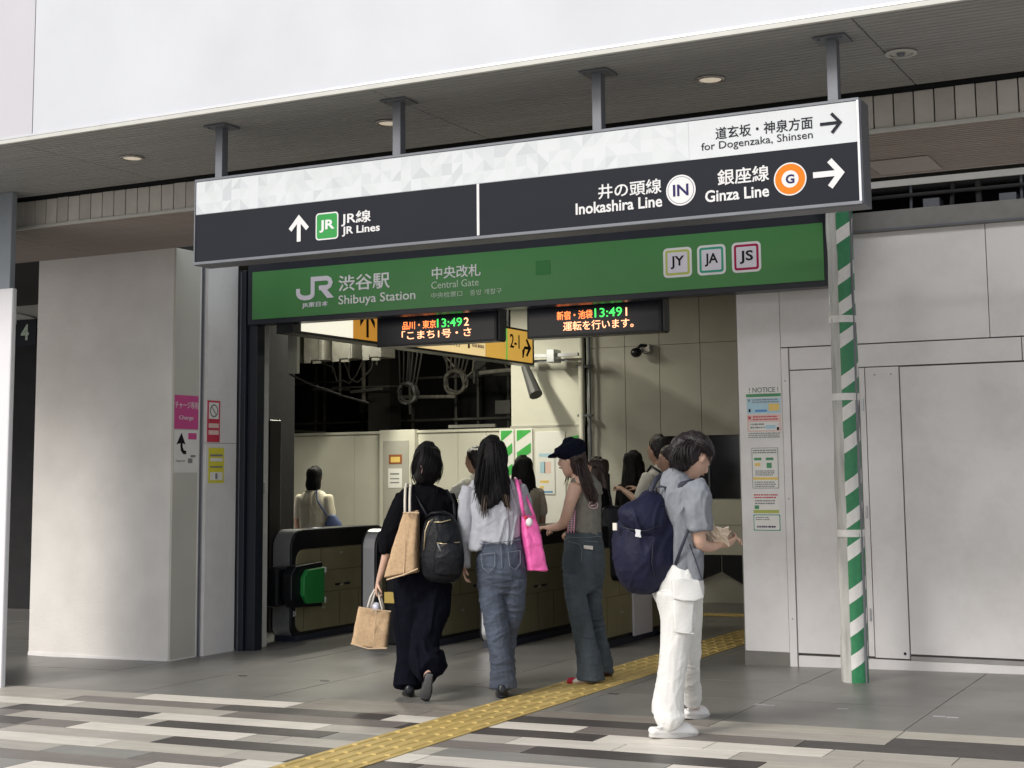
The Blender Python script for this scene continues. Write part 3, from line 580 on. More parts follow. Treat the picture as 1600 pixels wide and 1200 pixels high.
# yellow platform sign running into the hall
ys = thing('platform_sign', 'backlit yellow and white platform sign hanging along the hall ceiling', 'sign', (-7.9, 13.3, 2.7))
box('sign_case', blk, ys, -8.05, -7.862, 10.94, 15.80, 2.69, 3.10, bevel=.004)
for y0, y1, ma in ((11.06, 11.90, white_lit), (11.90, 12.42, orange_lit), (12.43, 13.10, yellow_lit), (13.11, 14.57, paley_lit), (14.59, 15.06, yellow_lit), (15.11, 15.74, yellow_lit)): box('lit_panel', ma, ys, -7.862, -7.855, y0, y1, 2.715, 3.075)
box('lit_panel', mat('backlit_green', (.2, .6, .1), emit=.35), ys, -7.862, -7.855, 15.07, 15.10, 2.715, 3.075)
def sarr(pts): B().prism([(-7.853, a, z) for a, z in pts], (.002, 0, 0)).build('arrow', black_p, ys)
sarr([(12.13, 2.74), (12.17, 2.74), (12.17, 2.95), (12.28, 2.84), (12.28, 2.90), (12.15, 3.03), (12.02, 2.90), (12.02, 2.84), (12.13, 2.95)])
text('2-1', 15.16, 15.40, 2.86, 3.02, -7.853, black_p, ys, .01, '+x')
sarr([(15.47, 2.76), (15.50, 2.76), (15.50, 2.87), (15.53, 2.90), (15.62, 2.90), (15.56, 2.98), (15.60, 2.99), (15.70, 2.885), (15.60, 2.78), (15.56, 2.79), (15.62, 2.865), (15.54, 2.865), (15.47, 2.85)][::1])
for y, s in ((13.7, '↗'), (14.2, '↗')): B().box(-7.853, -7.851, y - .04, y, 2.78, 2.87).build('print_block', black_p, ys)
text('渋谷', 13.75, 14.0, 2.78, 2.85, -7.853, ink, ys, 0, '+x'); text('埼京線 湘南新宿', 14.25, 14.53, 2.80, 2.84, -7.853, ink, ys, 0, '+x'); text('出口', 12.5, 12.75, 2.8, 2.9, -7.853, ink, ys, 0, '+x')
for y in (11.6, 13.4, 15.3): box('hanger_rod', blk, ys, -7.97, -7.94, y, y + .03, 3.1, 3.58)

# ------------------------------------------------------------------ ticket gates
def gate(x, label, W2=.17, front=11.62, back=13.28, flap=False, white=False, mark='D'):
    g = gz(x); t = thing('ticket_gate', label, 'ticket gate', (x - .1, (front + back) / 2, g), 'row of ticket gates')
    x0 = x - W2
    def prof(y0, y1, z0, z1, r, rb):          # side outline, rounded
        P = []
        for cy, cz, rad, a in ((y1 - rb, z0 + rb, rb, -90), (y1 - r, z1 - r, r, 0), (y0 + r, z1 - r, r, 90), (y0 + rb, z0 + rb, rb, 180)):
            for k in range(7):
                q = math.radians(a + 15 * k); P.append((cy + rad * math.cos(q), cz + rad * math.sin(q)))
        return P
    h = 1.035
    B().prism([(x0 - .01, a, z + g) for a, z in prof(front, back, .04, h, .17, .10)], (W2 + .004, 0, 0)).build('casing', blk, t, bevel=.012)
    B().prism([(x - .008, a, z + g) for a, z in prof(front + .055, back - .05, .085, .85, .12, .09)], (.016, 0, 0)).build('side_panel', olive, t, bevel=.004)
    # silver edge strip following the front curve
    P = [(a, z) for a, z in prof(front - .006, back, .04, h, .17, .10)][14:28]
    bb = B()
    for (a, z), (a2, z2) in zip(P, P[1:]): bb.prism([(x0 + .02, a, z + g), (x0 + .02, a2, z2 + g), (x0 + .02, a2 + .004, z2 + g), (x0 + .02, a + .004, z + g)], (W2 - .05, 0, 0))
    bb.build('edge_strip', alu, t)
    xs_ = x + .008
    for a in ((front + .10, back - .08, .425, .429), (front + .42, back - .06, .63, .634), (front + .10, back - .08, .845, .848)): box('seam', olive_d, t, xs_, xs_ + .002, a[0], a[1], a[2] + g, a[3] + g)
    for y in (front + .17, front + .78, back - .55): box('seam', olive_d, t, xs_, xs_ + .0015, y, y + .004, g + .10, g + .425)
    box('seam', olive_d, t, xs_, xs_ + .0015, front + .45, front + .454, g + .425, g + .845)
    for y in (front + .70, front + .86): box('slot', blk, t, xs_, xs_ + .003, y, y + .10, g + .475, g + .497)
    for y, z in ((front + .50, .28), (front + .80, .79), (front + .80, .48)): B().ell((xs_, y, z + g), (.006, .03, .010), 10, 6).build('handle', alu, t)
    box('base_plinth', plinth, t, x0, x + .012, front + .05, back - .02, g - .01, g + .055, bevel=.004)
    text(mark, front + .015, front + .055, .235 + g, .285 + g, x + .001, white_p, t, .05, '+x', 'mark')
    B().ell((x - .08, front + .5, h + g), (.06, .12, .012)).build('card_reader', mat('reader_blue', (.03, .08, .2), .3), t)
    if flap:
        P = [(front - .17, .43), (front - .17, .61), (front - .10, .69), (front + .28, .71), (front + .28, .33), (front - .10, .35)]
        B().prism([(x + .02, a - .02 if a < front else a + .03, z + g + (.02 if z > .5 else -.02)) for a, z in P], (.11, 0, 0)).build('flap_housing', blk, t, bevel=.01)
        f_ = B().prism([(x + .13, a + .14, z + g) for a, z in ((front - .20, .44), (front - .20, .60), (front - .13, .67), (front + .13, .68), (front + .13, .35), (front - .13, .36))], (.05, 0, 0)).build('flap', flapg, t, bevel=.008)
        for z in (.37, .65): box('hinge', white_p, f_, x + .13, x + .182, front + .275, front + .295, z + g - .02, z + g + .03)
        box('flap_block', blk, t, x - .16, x + .0, front - .24, front - .02, g + .34, g + .70, bevel=.02)
    if white: box('end_cover', lgrey_p, t, x + .008, x + .03, 12.47, 12.90, g + .05, g + .52, bevel=.004)
    return t
gate(-8.34, 'leftmost ticket gate with green flap on its side', W2=.24, flap=True)
gate(-7.40, 'ticket gate behind the woman in black carrying tote bags', mark='D')
gate(-6.80, 'ticket gate between woman in black and woman with pink bag', mark='O')
gate(-6.17, 'ticket gate in front of the woman wearing the flat cap', mark='C')
gate(-5.27, 'rightmost ticket gate with pale grey end cover beside yellow path', front=11.75, white=True)
yb = thing('reader_post', 'small black reader post with yellow pad beside woman in black', 'reader', (-7.25, 11.7, -.1))
box('body', blk, yb, -7.33, -7.2, 11.64, 11.8, gz(-7.3), .62, bevel=.02); box('pad', amber_p, yb, -7.33, -7.2, 11.625, 11.64, .26, .36, bevel=.004); box('button', jrgreen_p, yb, -7.335, -7.3, 11.62, 11.64, .52, .58, bevel=.01)

# ------------------------------------------------------------------ interior hall
hall = thing('station_hall', 'dim concourse walls and ceiling behind the ticket gates', 'hall', (-8, 15, -.1))
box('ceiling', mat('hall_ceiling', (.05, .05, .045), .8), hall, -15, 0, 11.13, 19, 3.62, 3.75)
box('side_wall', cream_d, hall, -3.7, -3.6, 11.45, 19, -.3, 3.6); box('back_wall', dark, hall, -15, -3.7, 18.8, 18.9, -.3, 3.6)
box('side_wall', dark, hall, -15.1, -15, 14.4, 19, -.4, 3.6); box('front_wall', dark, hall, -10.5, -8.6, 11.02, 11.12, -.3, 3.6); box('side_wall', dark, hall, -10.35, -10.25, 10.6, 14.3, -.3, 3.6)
gb = gz(-8)
rwall = thing('rear_panel_wall', 'tall dull cream panel wall at the back right of the hall', 'wall', (-6, 16.8, gb))
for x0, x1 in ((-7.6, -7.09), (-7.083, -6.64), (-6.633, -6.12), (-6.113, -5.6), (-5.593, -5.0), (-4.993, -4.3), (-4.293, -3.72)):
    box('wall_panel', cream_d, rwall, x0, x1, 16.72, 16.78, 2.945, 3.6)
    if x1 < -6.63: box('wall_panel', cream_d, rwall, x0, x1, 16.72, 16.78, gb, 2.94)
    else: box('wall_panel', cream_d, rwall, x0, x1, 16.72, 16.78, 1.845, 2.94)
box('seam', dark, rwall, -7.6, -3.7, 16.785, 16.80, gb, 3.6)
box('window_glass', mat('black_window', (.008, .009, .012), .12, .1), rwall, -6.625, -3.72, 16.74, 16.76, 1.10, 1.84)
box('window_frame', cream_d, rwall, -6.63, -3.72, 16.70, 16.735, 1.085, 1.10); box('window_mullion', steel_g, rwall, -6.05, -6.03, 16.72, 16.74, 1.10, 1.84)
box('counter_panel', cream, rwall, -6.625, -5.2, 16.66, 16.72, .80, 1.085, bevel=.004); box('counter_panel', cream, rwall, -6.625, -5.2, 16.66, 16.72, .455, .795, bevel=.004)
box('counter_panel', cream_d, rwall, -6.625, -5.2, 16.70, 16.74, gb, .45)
for x0, x1, s in ((-6.16, -5.915, 0), (-5.885, -5.645, 1)):
    zl, zr = (.16, .26) if s == 0 else (.26, .13)
    B().prism([(x0, 16.66, .45), (x1, 16.66, .45), (x1, 16.66, zr), (x0, 16.66, zl)], (0, .045, 0)).build('black_recess', blk, rwall)
bb = thing('pale_hoarding_wall', 'cream site hoarding wall behind the gates with panel joints', 'wall', (-10, 16.8, gb))
xj = [-14.5, -13.2, -12.15, -11.6, -11.0, -10.56]
for a, c_ in zip(xj, xj[1:]): box('hoarding_panel', cream, bb, a + .003, c_ - .003, 16.70, 16.75, gb, 1.955)
box('hoarding_panel', cream, bb, -10.01, -9.42, 16.70, 16.75, gb, 1.955); box('hoarding_panel', cream, bb, -9.413, -9.0, 16.70, 16.75, gb, 1.955); box('hoarding_panel', cream, bb, -8.993, -8.62, 16.70, 16.75, gb, 1.985)
box('door_box', cream, bb, -10.555, -10.015, 16.62, 16.72, gb, 2.0, bevel=.006); box('door_panel', cream_d, bb, -10.49, -10.10, 16.61, 16.62, gb + .2, 1.86, bevel=.003)
box('cap_rail', cream, bb, -14.5, -8.62, 16.68, 16.76, 1.957, 1.99)
def bill(name, label, x0, x1, z0, z1, y, ma, extra=()):
    t = thing(name, label, 'poster', ((x0 + x1) / 2, y, z0)); B().box(x0, x1, y, y + .002, z0, z1).build('sheet', ma, t)
    for a in extra: B().box(a[0], a[1], y - .001, y, a[2], a[3]).build('print_block', a[4], t)
bill('warning_label', 'small brown and yellow warning label on the hoarding door', -10.40, -10.20, 1.56, 1.68, 16.605, mat('brown_print', (.3, .1, .04)), ((-10.37, -10.23, 1.58, 1.65, amber_p),))
bill('white_note', 'white paper note under the brown warning label', -10.41, -10.20, 1.25, 1.50, 16.605, paper, ((-10.38, -10.24, 1.42, 1.44, ink), (-10.38, -10.24, 1.36, 1.375, ink), (-10.38, -10.24, 1.31, 1.325, ink)))
colm = thing('cream_column_wall', 'bright cream column wall with green stripes beside the hoarding', 'wall', (-8.15, 16.7, gb))
box('wall_panel', cream, colm, -8.62, -7.66, 16.66, 16.80, 2.0, 3.6); box('wall_panel', cream, colm, -8.615, -7.66, 16.63, 16.70, gb, 1.99, bevel=.003)
box('door_panel', paper, colm, -8.27, -7.86, 16.615, 16.63, gb, 1.93, bevel=.003); box('trim', cream_d, colm, -8.62, -7.66, 16.625, 16.66, 1.985, 2.01)
tg = mat('bright_green_tape', (.06, .42, .08), .5)
for x0, x1 in ((-8.745, -8.585), (-8.52, -8.325)):
    box('white_board', paper, colm, x0 - .02, x1 + .02, 16.608, 16.628, 1.30, 1.97)
    for k in range(3):
        zt = 1.955 - .255 * k; P = [(x0, zt - .14), (x1, zt - .02), (x1, zt + (.0 if k == 0 else .10)), (x0, zt + (.0 if k == 0 else -.02))]
        B().prism([(a, 16.605, c_) for a, c_ in P], (0, .002, 0)).build('green_stripe', tg, colm)
B().prism([(-7.80, 16.612, 1.86), (-7.66, 16.612, 1.88), (-7.80, 16.612, 1.74)], (0, .003, 0)).build('green_stripe', tg, colm)
bill('column_poster', 'white poster with yellow strips on the cream column', -8.23, -8.0, 1.16, 1.72, 16.605, paper, ((-8.21, -8.02, 1.62, 1.66, blue_p), (-8.14, -8.05, 1.42, 1.56, salmon_p), (-8.2, -8.13, 1.42, 1.56, blue_p), (-8.2, -8.08, 1.30, 1.33, amber_p), (-8.21, -8.15, 1.23, 1.26, amber_p), (-8.2, -8.03, 1.18, 1.20, mat('deep_blue', (.1, .3, .6)))))
pp = thing('white_wall_pipe', 'white vertical pipe beside the cream column', 'pipe', (-7.6, 16.6, gb))
B().cyl((-7.62, 16.6, gb), (-7.62, 16.6, 3.6), .035, n=12).build('pipe', cream, pp, smooth=True); B().cyl((-7.52, 16.62, gb), (-7.52, 16.62, 3.6), .018, n=10).build('pipe', steel_g, pp, smooth=True)
for z in (1.4, 2.1, 2.7): box('clamp', steel_g, pp, -7.67, -7.48, 16.58, 16.64, z, z + .03)
cc = thing('security_camera', 'dark dome security camera on the rear panel wall', 'camera', (-6.83, 16.6, 2.83))
box('mount', alu, cc, -6.86, -6.72, 16.62, 16.72, 2.85, 2.95, bevel=.01); B().ell((-6.87, 16.56, 2.85), (.07, .07, .06)).build('dome', blk, cc, smooth=True); B().path([(-6.75, 16.64, 2.93), (-6.82, 16.6, 2.94), (-6.86, 16.57, 2.90)], .02).build('arm', blk, cc, smooth=True)
sl = thing('floodlight', 'grey floodlight hanging on a bracket before the cream column', 'lamp', (-8.1, 16.4, 2.4))
box('bracket', alu, sl, -8.45, -7.55, 16.35, 16.40, 2.83, 2.87); box('bracket', alu, sl, -8.45, -7.55, 16.45, 16.50, 2.78, 2.81); box('clamp', alu, sl, -8.30, -8.18, 16.3, 16.45, 2.72, 2.90, bevel=.01); box('clamp', alu, sl, -7.95, -7.84, 16.3, 16.5, 2.76, 2.92, bevel=.01)
B().cyl((-8.24, 16.3, 2.72), (-8.02, 16.15, 2.36), .05, .085, n=10).build('lamp_head', mat('lamp_housing_dark', (.05, .05, .05), .6), sl); B().cyl((-8.24, 16.3, 2.80), (-8.24, 16.3, 2.70), .03, n=8).build('joint', alu, sl)
# dark service space above the hoarding: bars, rails, cable coils, duct boxes
sv = thing('service_frame', 'dark steel service frame with rails above the cream hoarding', 'frame', (-11, 18, 2))
steel_dk = mat('dark_steel', (.06, .058, .05), .6, .2)  # plain dark steel colour, tone varied at random
for x in (-13.2, -12.55, -12.4, -11.75, -11.25, -10.9, -10.2, -9.85, -9.38): B().box(x, x + .035, 18.0, 18.03, 1.6, 3.6).build('upright_bar', steel_dk, sv)
for z in (2.16, 2.75): box('rail', steel_dk, sv, -14.5, -9.0, 17.96, 17.99, z, z + .03)
box('girder', mat('dark_girder', (.035, .034, .03), .7), sv, -11.3, -10.95, 17.5, 17.8, 1.7, 3.6)
box('white_bar', cream_d, sv, -9.9, -9.2, 17.3, 17.34, 2.03, 2.07)
rc = random.Random(11)
cl_ = [mat('clutter_' + n, c, .6, .2) for n, c in (('a', (.12, .115, .10)), ('b', (.05, .05, .045)), ('c', (.20, .19, .16)))]
for k in range(26):
    x = rc.uniform(-13.4, -9.1); z0 = rc.uniform(2.0, 2.9); y = rc.uniform(17.0, 17.8); kind = rc.random(); cm = rc.choice(cl_)
    if kind < .4: B().cyl((x, y, z0), (x + rc.uniform(-.02, .02), y, 3.6), rc.uniform(.012, .035), n=8).build('pipe', cm, sv)
    elif kind < .65: B().cyl((x, y, z0), (x + rc.uniform(.4, 1.6), y, z0 + rc.uniform(-.05, .05)), rc.uniform(.010, .03), n=8).build('pipe', cm, sv)
    elif kind < .85: w_, h_ = rc.uniform(.08, .25), rc.uniform(.1, .3); box('junction_box', cm, sv, x, x + w_, y, y + .12, z0, z0 + h_, bevel=.006)
    else:
        pts = [(x + .1 * i + rc.uniform(-.05, .05), y + rc.uniform(-.05, .05), 3.1 - .35 * math.sin(i * .5) - rc.uniform(0, .1)) for i in range(7)]; B().path(pts, .011, 6).build('hanging_cable', cm, sv, smooth=True)
for i, x in enumerate((-11.45, -10.98, -10.55, -10.1)):
    t = thing('duct_box', ('leftmost', 'second', 'third', 'rightmost')[i] + ' grey equipment box hanging above the dark service space', 'equipment box', (x + .15, 15.6, 2.85), 'equipment boxes under the hall ceiling')
    box('case', mat('darkened_box', (.06, .058, .048), .6, .2, dirt=.4), t, x, x + .30, 15.5, 15.8, 2.86, 3.6, bevel=.01); box('label_plate', steel_dk, t, x + .02, x + .11, 15.49, 15.5, 2.83, 2.90); box('edge_strip', steel_dk, t, x + .25, x + .29, 15.485, 15.5, 2.86, 3.5); box('foot_rail', MATS['darkened_box'], t, x + .15, x + .26, 15.49, 15.52, 2.82, 2.85)  # dimness put into box and strip colours, with patchy dirt over it
for nm, cx, cy, cz, r, lab in (('a', -10.35, 17.0, 2.50, .17, 'dim round coil of cable hanging left'), ('b', -9.62, 17.0, 2.62, .19, 'grey tangled coil of cable hanging near the cream column')):
    bb = B(); pts = []
    for k in range(90): a = k * .42; rr = r * (.8 + .25 * noise.noise(Vector((k * .13, 0, r)))); pts.append((cx + rr * math.cos(a), cy + .05 * math.sin(k * .7), cz + rr * math.sin(a)))
    bb.path(pts, .014, 6)
    for k in range(6): bb.path([(cx - .2 + .08 * k, cy, 3.5), (cx - .15 + .07 * k, cy + .03, 3.0), (cx - .12 + .05 * k, cy, cz + .1)], .012, 6)
    tag(bb.build('cable_coil', mat('cable_grey' + nm, (.03, .03, .028) if nm == 'a' else (.075, .07, .06), .6), None, smooth=True), lab, 'cable')
jb = thing('white_door_jamb', 'slim white vertical post inside the navy frame', 'post', (-8.38, 11.2, -.1))
box('post', mat('jamb_white', (.60, .59, .55), .5, .08, dirt=.2), jb, -8.45, -8.355, 11.16, 11.25, gz(-8.4), 3.3, bevel=.004); box('latch', alu, jb, -8.37, -8.335, 11.14, 11.18, 1.25, 1.36, bevel=.006)
fx = thing('tube_lamp', 'short white tube lamp fitting hanging at the left of the hall', 'lamp', (-8.9, 12.5, 2.55))
box('housing', cream, fx, -8.98, -8.90, 12.4, 12.5, 2.45, 2.95, bevel=.006); box('tube', cream, fx, -8.88, -8.85, 12.38, 12.42, 2.45, 2.95); B().path([(-8.95, 12.4, 2.44), (-8.8, 12.6, 2.33), (-8.6, 12.9, 2.22), (-8.45, 13.1, 2.16)], .012, 6).build('cable', steel_dk, fx)
cab = box('black_cabinet', blk, None, -9.35, -9.12, 12.3, 12.5, gz(-8.8), 1.98, bevel=.01); tag(cab, 'narrow black cabinet standing behind the leftmost ticket gate', 'cabinet')
# hall ceiling lamps (real fittings)
def hall_lamp(x, y, label, pw, col=(1, .96, .79), L=1.1):
    t = thing('ceiling_tube_lamp', label, 'ceiling light', (x, y, 3.5), 'tube lamps on the hall ceiling')
    box('fitting', cream, t, x - .12, x + .12, y - L / 2, y + L / 2, 3.55, 3.61); B().cyl((x, y - L / 2 + .03, 3.52), (x, y + L / 2 - .03, 3.52), .016, n=8).build('tube', lamp_m, t)
    ld = bpy.data.lights.new('tube_light', 'AREA'); ld.shape = 'RECTANGLE'; ld.size = .12; ld.size_y = L; ld.energy = pw; ld.color = col
    o = bpy.data.objects.new('tube_light', ld); COL.objects.link(o); o.parent = t; o.location = (0, 0, -.01)
hall_lamp(-10.2, 15.0, 'tube lamp over the left part of the hall', 54)
hall_lamp(-8.6, 15.0, 'tube lamp in front of the cream column', 50)
hall_lamp(-6.3, 14.0, 'tube lamp over the right gates', 8)

# ================================================================== people
FWD = Vector((-.4585, .8887, 0)); RGT = Vector((.8887, .4585, 0)); UP = Vector((0, 0, 1))
def cr(P, sub=3):
    """smooth a list of tuples (Vector, a, b)"""
    n = len(P); out = []
    for i in range(n - 1):
        q = [P[max(i - 1, 0)], P[i], P[i + 1], P[min(i + 2, n - 1)]]
        for k in range(sub):
            t = k / sub
            def f(a, b, c, d): return .5 * ((2 * b) + (c - a) * t + (2 * a - 5 * b + 4 * c - d) * t * t + (-a + 3 * b - 3 * c + d) * t ** 3)
            out.append(tuple(f(*[x[j] for x in q]) for j in range(3)))
    out.append(P[-1]); return out
DOME = .5
def tube(b, pts, D=FWD, n=16, sub=3, dome=None):
    dome = DOME if dome is None else dome
    """elliptic tube: pts (centre, half width, half depth)"""
    P = cr([(Vector(p[0]), p[1], p[2]) for p in pts], sub); vs = []; rings = 0
    def ring(c, t, a, d):
        dd = (D - t * D.dot(t)); dd = dd.normalized() if dd.length > .15 else t.orthogonal().normalized(); x = dd.cross(t).normalized()
        return [c + x * math.cos(k * math.tau / n) * a + dd * math.sin(k * math.tau / n) * d for k in range(n)]
    L = []
    for i, (c, a, d) in enumerate(P):
        t = (P[min(i + 1, len(P) - 1)][0] - P[max(i - 1, 0)][0]).normalized(); L.append((c, t, a, d))
    c, t, a, d = L[0]; m_ = min(a, d) * dome; L = [(c - t * m_, t, a * .45, d * .45), (c - t * m_ * .7, t, a * .75, d * .75)] + L
    c, t, a, d = L[-1]; m_ = min(a, d) * dome; L += [(c + t * m_ * .7, t, a * .75, d * .75), (c + t * m_, t, a * .45, d * .45)]
    for q in L: vs += ring(*q)
    R = len(L)
    fs = [(i * n + k, i * n + (k + 1) % n, (i + 1) * n + (k + 1) % n, (i + 1) * n + k) for i in range(R - 1) for k in range(n)] + [tuple(reversed(range(n))), tuple(range((R - 1) * n, R * n))]
    b.add(vs, fs)
def fuse(b, name, ma, parent, vox=.009, it=3, wr=(), keep=None):
    """closed shapes -> one continuous surface, then cloth wrinkles"""
    me = bpy.data.meshes.new(name); me.from_pydata(b.v, [], b.f)
    bm = bmesh.new(); bm.from_mesh(me); bmesh.ops.recalc_face_normals(bm, faces=bm.faces); bm.to_mesh(me); bm.free()
    o = bpy.data.objects.new('tmp', me); COL.objects.link(o)
    m1 = o.modifiers.new('r', 'REMESH'); m1.mode = 'VOXEL'; m1.voxel_size = vox
    if it: m2 = o.modifiers.new('s', 'SMOOTH'); m2.factor = .5; m2.iterations = it
    bpy.context.view_layer.update(); dg = bpy.context.evaluated_depsgraph_get(); me2 = bpy.data.meshes.new_from_object(o.evaluated_get(dg)); bpy.data.objects.remove(o); bpy.data.meshes.remove(me)
    if wr:
        nor = [v.normal.copy() for v in me2.vertices]
        for v, n_ in zip(me2.vertices, nor):
            p = v.co; d = 0
            for amp, sc, st in wr:
                q = Vector((p.x * st[0], p.y * st[0], p.z * st[1])) * sc; w = noise.noise(q + Vector((noise.noise(q * .5) * 1.5,) * 3)); d += amp * max(0, 1 - 3.2 * abs(w)) ** 1.2 if amp > 0 else -amp * w
            v.co = p + n_ * (d)
    c = Vector((sum(v.co.x for v in me2.vertices) / len(me2.vertices), sum(v.co.y for v in me2.vertices) / len(me2.vertices), min(v.co.z for v in me2.vertices)))
    for v in me2.vertices: v.co -= c
    me2.materials.clear(); me2.materials.append(ma)
    for p in me2.polygons: p.use_smooth = True; p.material_index = 0
    me2.name = name
    return place(me2, name, c, parent)
def hand(b, w, d, up, s=1.0, curl=.6, spread=.5, grip=False):
    """hand from wrist w along d; palm faces -up; five fingers"""
    d = d.normalized(); up = (up - d * up.dot(d)).normalized(); x = d.cross(up)
    tube(b, [(w - d * .03 * s, .022 * s, .018 * s), (w + d * .02 * s, .030 * s, .016 * s), (w + d * .065 * s, .038 * s, .014 * s), (w + d * .085 * s, .036 * s, .012 * s)], D=up, n=10, sub=2)
    for k, (off, L) in enumerate(((-.028, .070), (-.0095, .080), (.0095, .075), (.028, .058))):
        p = w + d * .082 * s + x * off * s; pts = [(p - d * .015 * s, .0088 * s, .0088 * s)]; dirn = d.copy(); ang = 0
        for j in range(3):
            ang += curl * (.5 + .4 * j); dd = d * math.cos(ang) - up * math.sin(ang) + x * off * spread * 4 * (1 - min(1, curl)); p = p + dd.normalized() * L * s * (.42, .32, .26)[j]; pts.append((p.copy(), .0086 * s * (1 - .1 * j), .0086 * s * (1 - .1 * j)))
        tube(b, pts, D=up, n=8, sub=2, dome=.9)
    p = w + d * .025 * s - x * .024 * s; t1 = (d * .65 - x * .75 - up * .25 * (1 + curl)).normalized(); p2 = p + t1 * .045 * s; t2 = (d * .8 - x * .2 - up * .6 * (curl + .2)).normalized()
    tube(b, [(p - t1 * .01 * s, .012 * s, .012 * s), (p2, .0105 * s, .0105 * s), (p2 + t2 * .035 * s, .009 * s, .009 * s)], D=up, n=8, sub=2, dome=.9)
def head(b, c, look, s=1.0, up=UP):
    """skull, jaw, nose, ears around centre c; look = face direction"""
    up = (up - look * up.dot(look)); look = look.normalized(); up.normalize(); sd_ = look.cross(up)
    tube(b, [(c + up * .112 * s - look * .012 * s, .03 * s, .035 * s), (c + up * .095 * s - look * .01 * s, .060 * s, .070 * s), (c + up * .05 * s - look * .008 * s, .076 * s, .094 * s), (c - look * .0 * s, .075 * s, .092 * s), (c - up * .05 * s + look * .014 * s, .062 * s, .074 * s), (c - up * .092 * s + look * .034 * s, .038 * s, .042 * s), (c - up * .108 * s + look * .042 * s, .018 * s, .022 * s)], D=look, n=18)
    tube(b, [(c + up * .012 * s + look * .084 * s, .008 * s, .008 * s), (c - up * .018 * s + look * .100 * s, .011 * s, .012 * s), (c - up * .030 * s + look * .096 * s, .015 * s, .010 * s)], D=look, n=8, sub=2)
    tube(b, [(c - up * .052 * s + look * .080 * s - sd_ * .02 * s, .005 * s, .006 * s), (c - up * .052 * s + look * .088 * s, .008 * s, .008 * s), (c - up * .052 * s + look * .080 * s + sd_ * .02 * s, .005 * s, .006 * s)], D=up, n=8, sub=2)
    for q in (-1, 1): tube(b, [(c + sd_ * q * .074 * s + up * .022 * s, .007 * s, .015 * s), (c + sd_ * q * .080 * s, .009 * s, .017 * s), (c + sd_ * q * .074 * s - up * .026 * s, .006 * s, .010 * s)], D=look, n=8, sub=2)
eye_w = mat('eye_white', (.38, .34, .31), .3, 0); eye_d = mat('eye_dark', (.02, .012, .01), .2, 0); lipm = mat('lips', (.42, .17, .14), .4, 0)
def face(c, look, parent, s=1.0, up=UP):
    look = look.normalized(); up = (up - look * up.dot(look)).normalized(); sd_ = look.cross(up)
    for q in (-1, 1):
        e = c + look * .074 * s + sd_ * q * .030 * s + up * .008 * s
        ey = B().ell(e, (.012 * s, .012 * s, .008 * s), 8, 6).build('eye', eye_w, parent, smooth=True); B().ell(e + look * .0085 * s, (.0055 * s,) * 3, 8, 6).build('iris', eye_d, ey, smooth=True)
        B().path([e + up * .020 * s - sd_ * .016 * s + look * .004, e + up * .025 * s + look * .007, e + up * .020 * s + sd_ * .016 * s + look * .004], .0028 * s, 6).build('eyebrow', eye_d, parent)
    B().path([c - up * .052 * s + look * .084 * s - sd_ * .018 * s, c - up * .050 * s + look * .094 * s, c - up * .052 * s + look * .084 * s + sd_ * .018 * s], [.003 * s, .0065 * s, .003 * s], 8).build('mouth', lipm, parent, smooth=True)
def strands(name, ma, parent, starts, w=.004, seg=5, jit=.012, rg=random.Random(5)):
    """locks of hair: list of polylines (Vectors); each drawn as several thin tapered strands"""
    b = B()
    for pl_, cnt, spread in starts:
        P = [q[0] for q in cr([(Vector(p), 0., 0.) for p in pl_], 3)]
        for _ in range(cnt):
            o = Vector((rg.gauss(0, 1), rg.gauss(0, 1), rg.gauss(0, .3))) * spread; o2 = o + Vector((rg.gauss(0, 1), rg.gauss(0, 1), rg.gauss(0, 1.5))) * jit
            n_ = len(P); cut = n_ - rg.choice((0, 0, 1, 2)) if n_ > 6 else n_; pts = [P[i] + o.lerp(o2, i / n_) for i in range(cut)]
            b.path(pts, [w * (1 - .85 * (i / (cut - 1)) ** 1.5) + .0006 for i in range(cut)], 4)
    return b.build(name, ma, parent, smooth=True, fix=False)
skin = mat('skin', (.56, .36, .27), .5, .06, 12, bump=.05, bscale=200); skin2 = mat('skin_warm', (.42, .26, .19), .5, .06, 12)
hair_b = mat('hair_black', (.005, .0045, .005), .5, .4, 30, stretch=(3, 3, .25), bump=.5, bscale=90, spec=.2); hair_br = mat('hair_brown', (.028, .013, .011), .4, .4, 30, stretch=(3, 3, .25), bump=.5, bscale=90); hair_dr = mat('hair_dark_brown', (.014, .009, .011), .45, .4, 30, stretch=(2, 2, .6), bump=.6, bscale=70)
jute = mat('jute', (.52, .36, .21), .8, .12, 60, bump=.5, bscale=260); strapw = mat('cotton_strap', (.68, .64, .56), .8, .06, 60, bump=.3, bscale=200)
class Fr:
    """local frame of a figure: crop coordinates measured against its own height, metres in depth"""
    def __init__(s, root, cx, cy, sc, lean): s.r = Vector(root); s.cx = cx; s.cy = cy; s.s = sc; s.k = lean
    def __call__(s, x, y, d=0.0):
        P = s.r + RGT * ((x - s.cx) - s.k * (y - s.cy)) * s.s + UP * (s.cy - y) * s.s * 1.007
        E_ = Vector((0, 0, 1.4)); return P + (P - E_) * (d / s.r.xy.length)
    def t(s, P): return [(s(a[0], a[1], a[2]), a[3] * s.s, a[4]) for a in P]
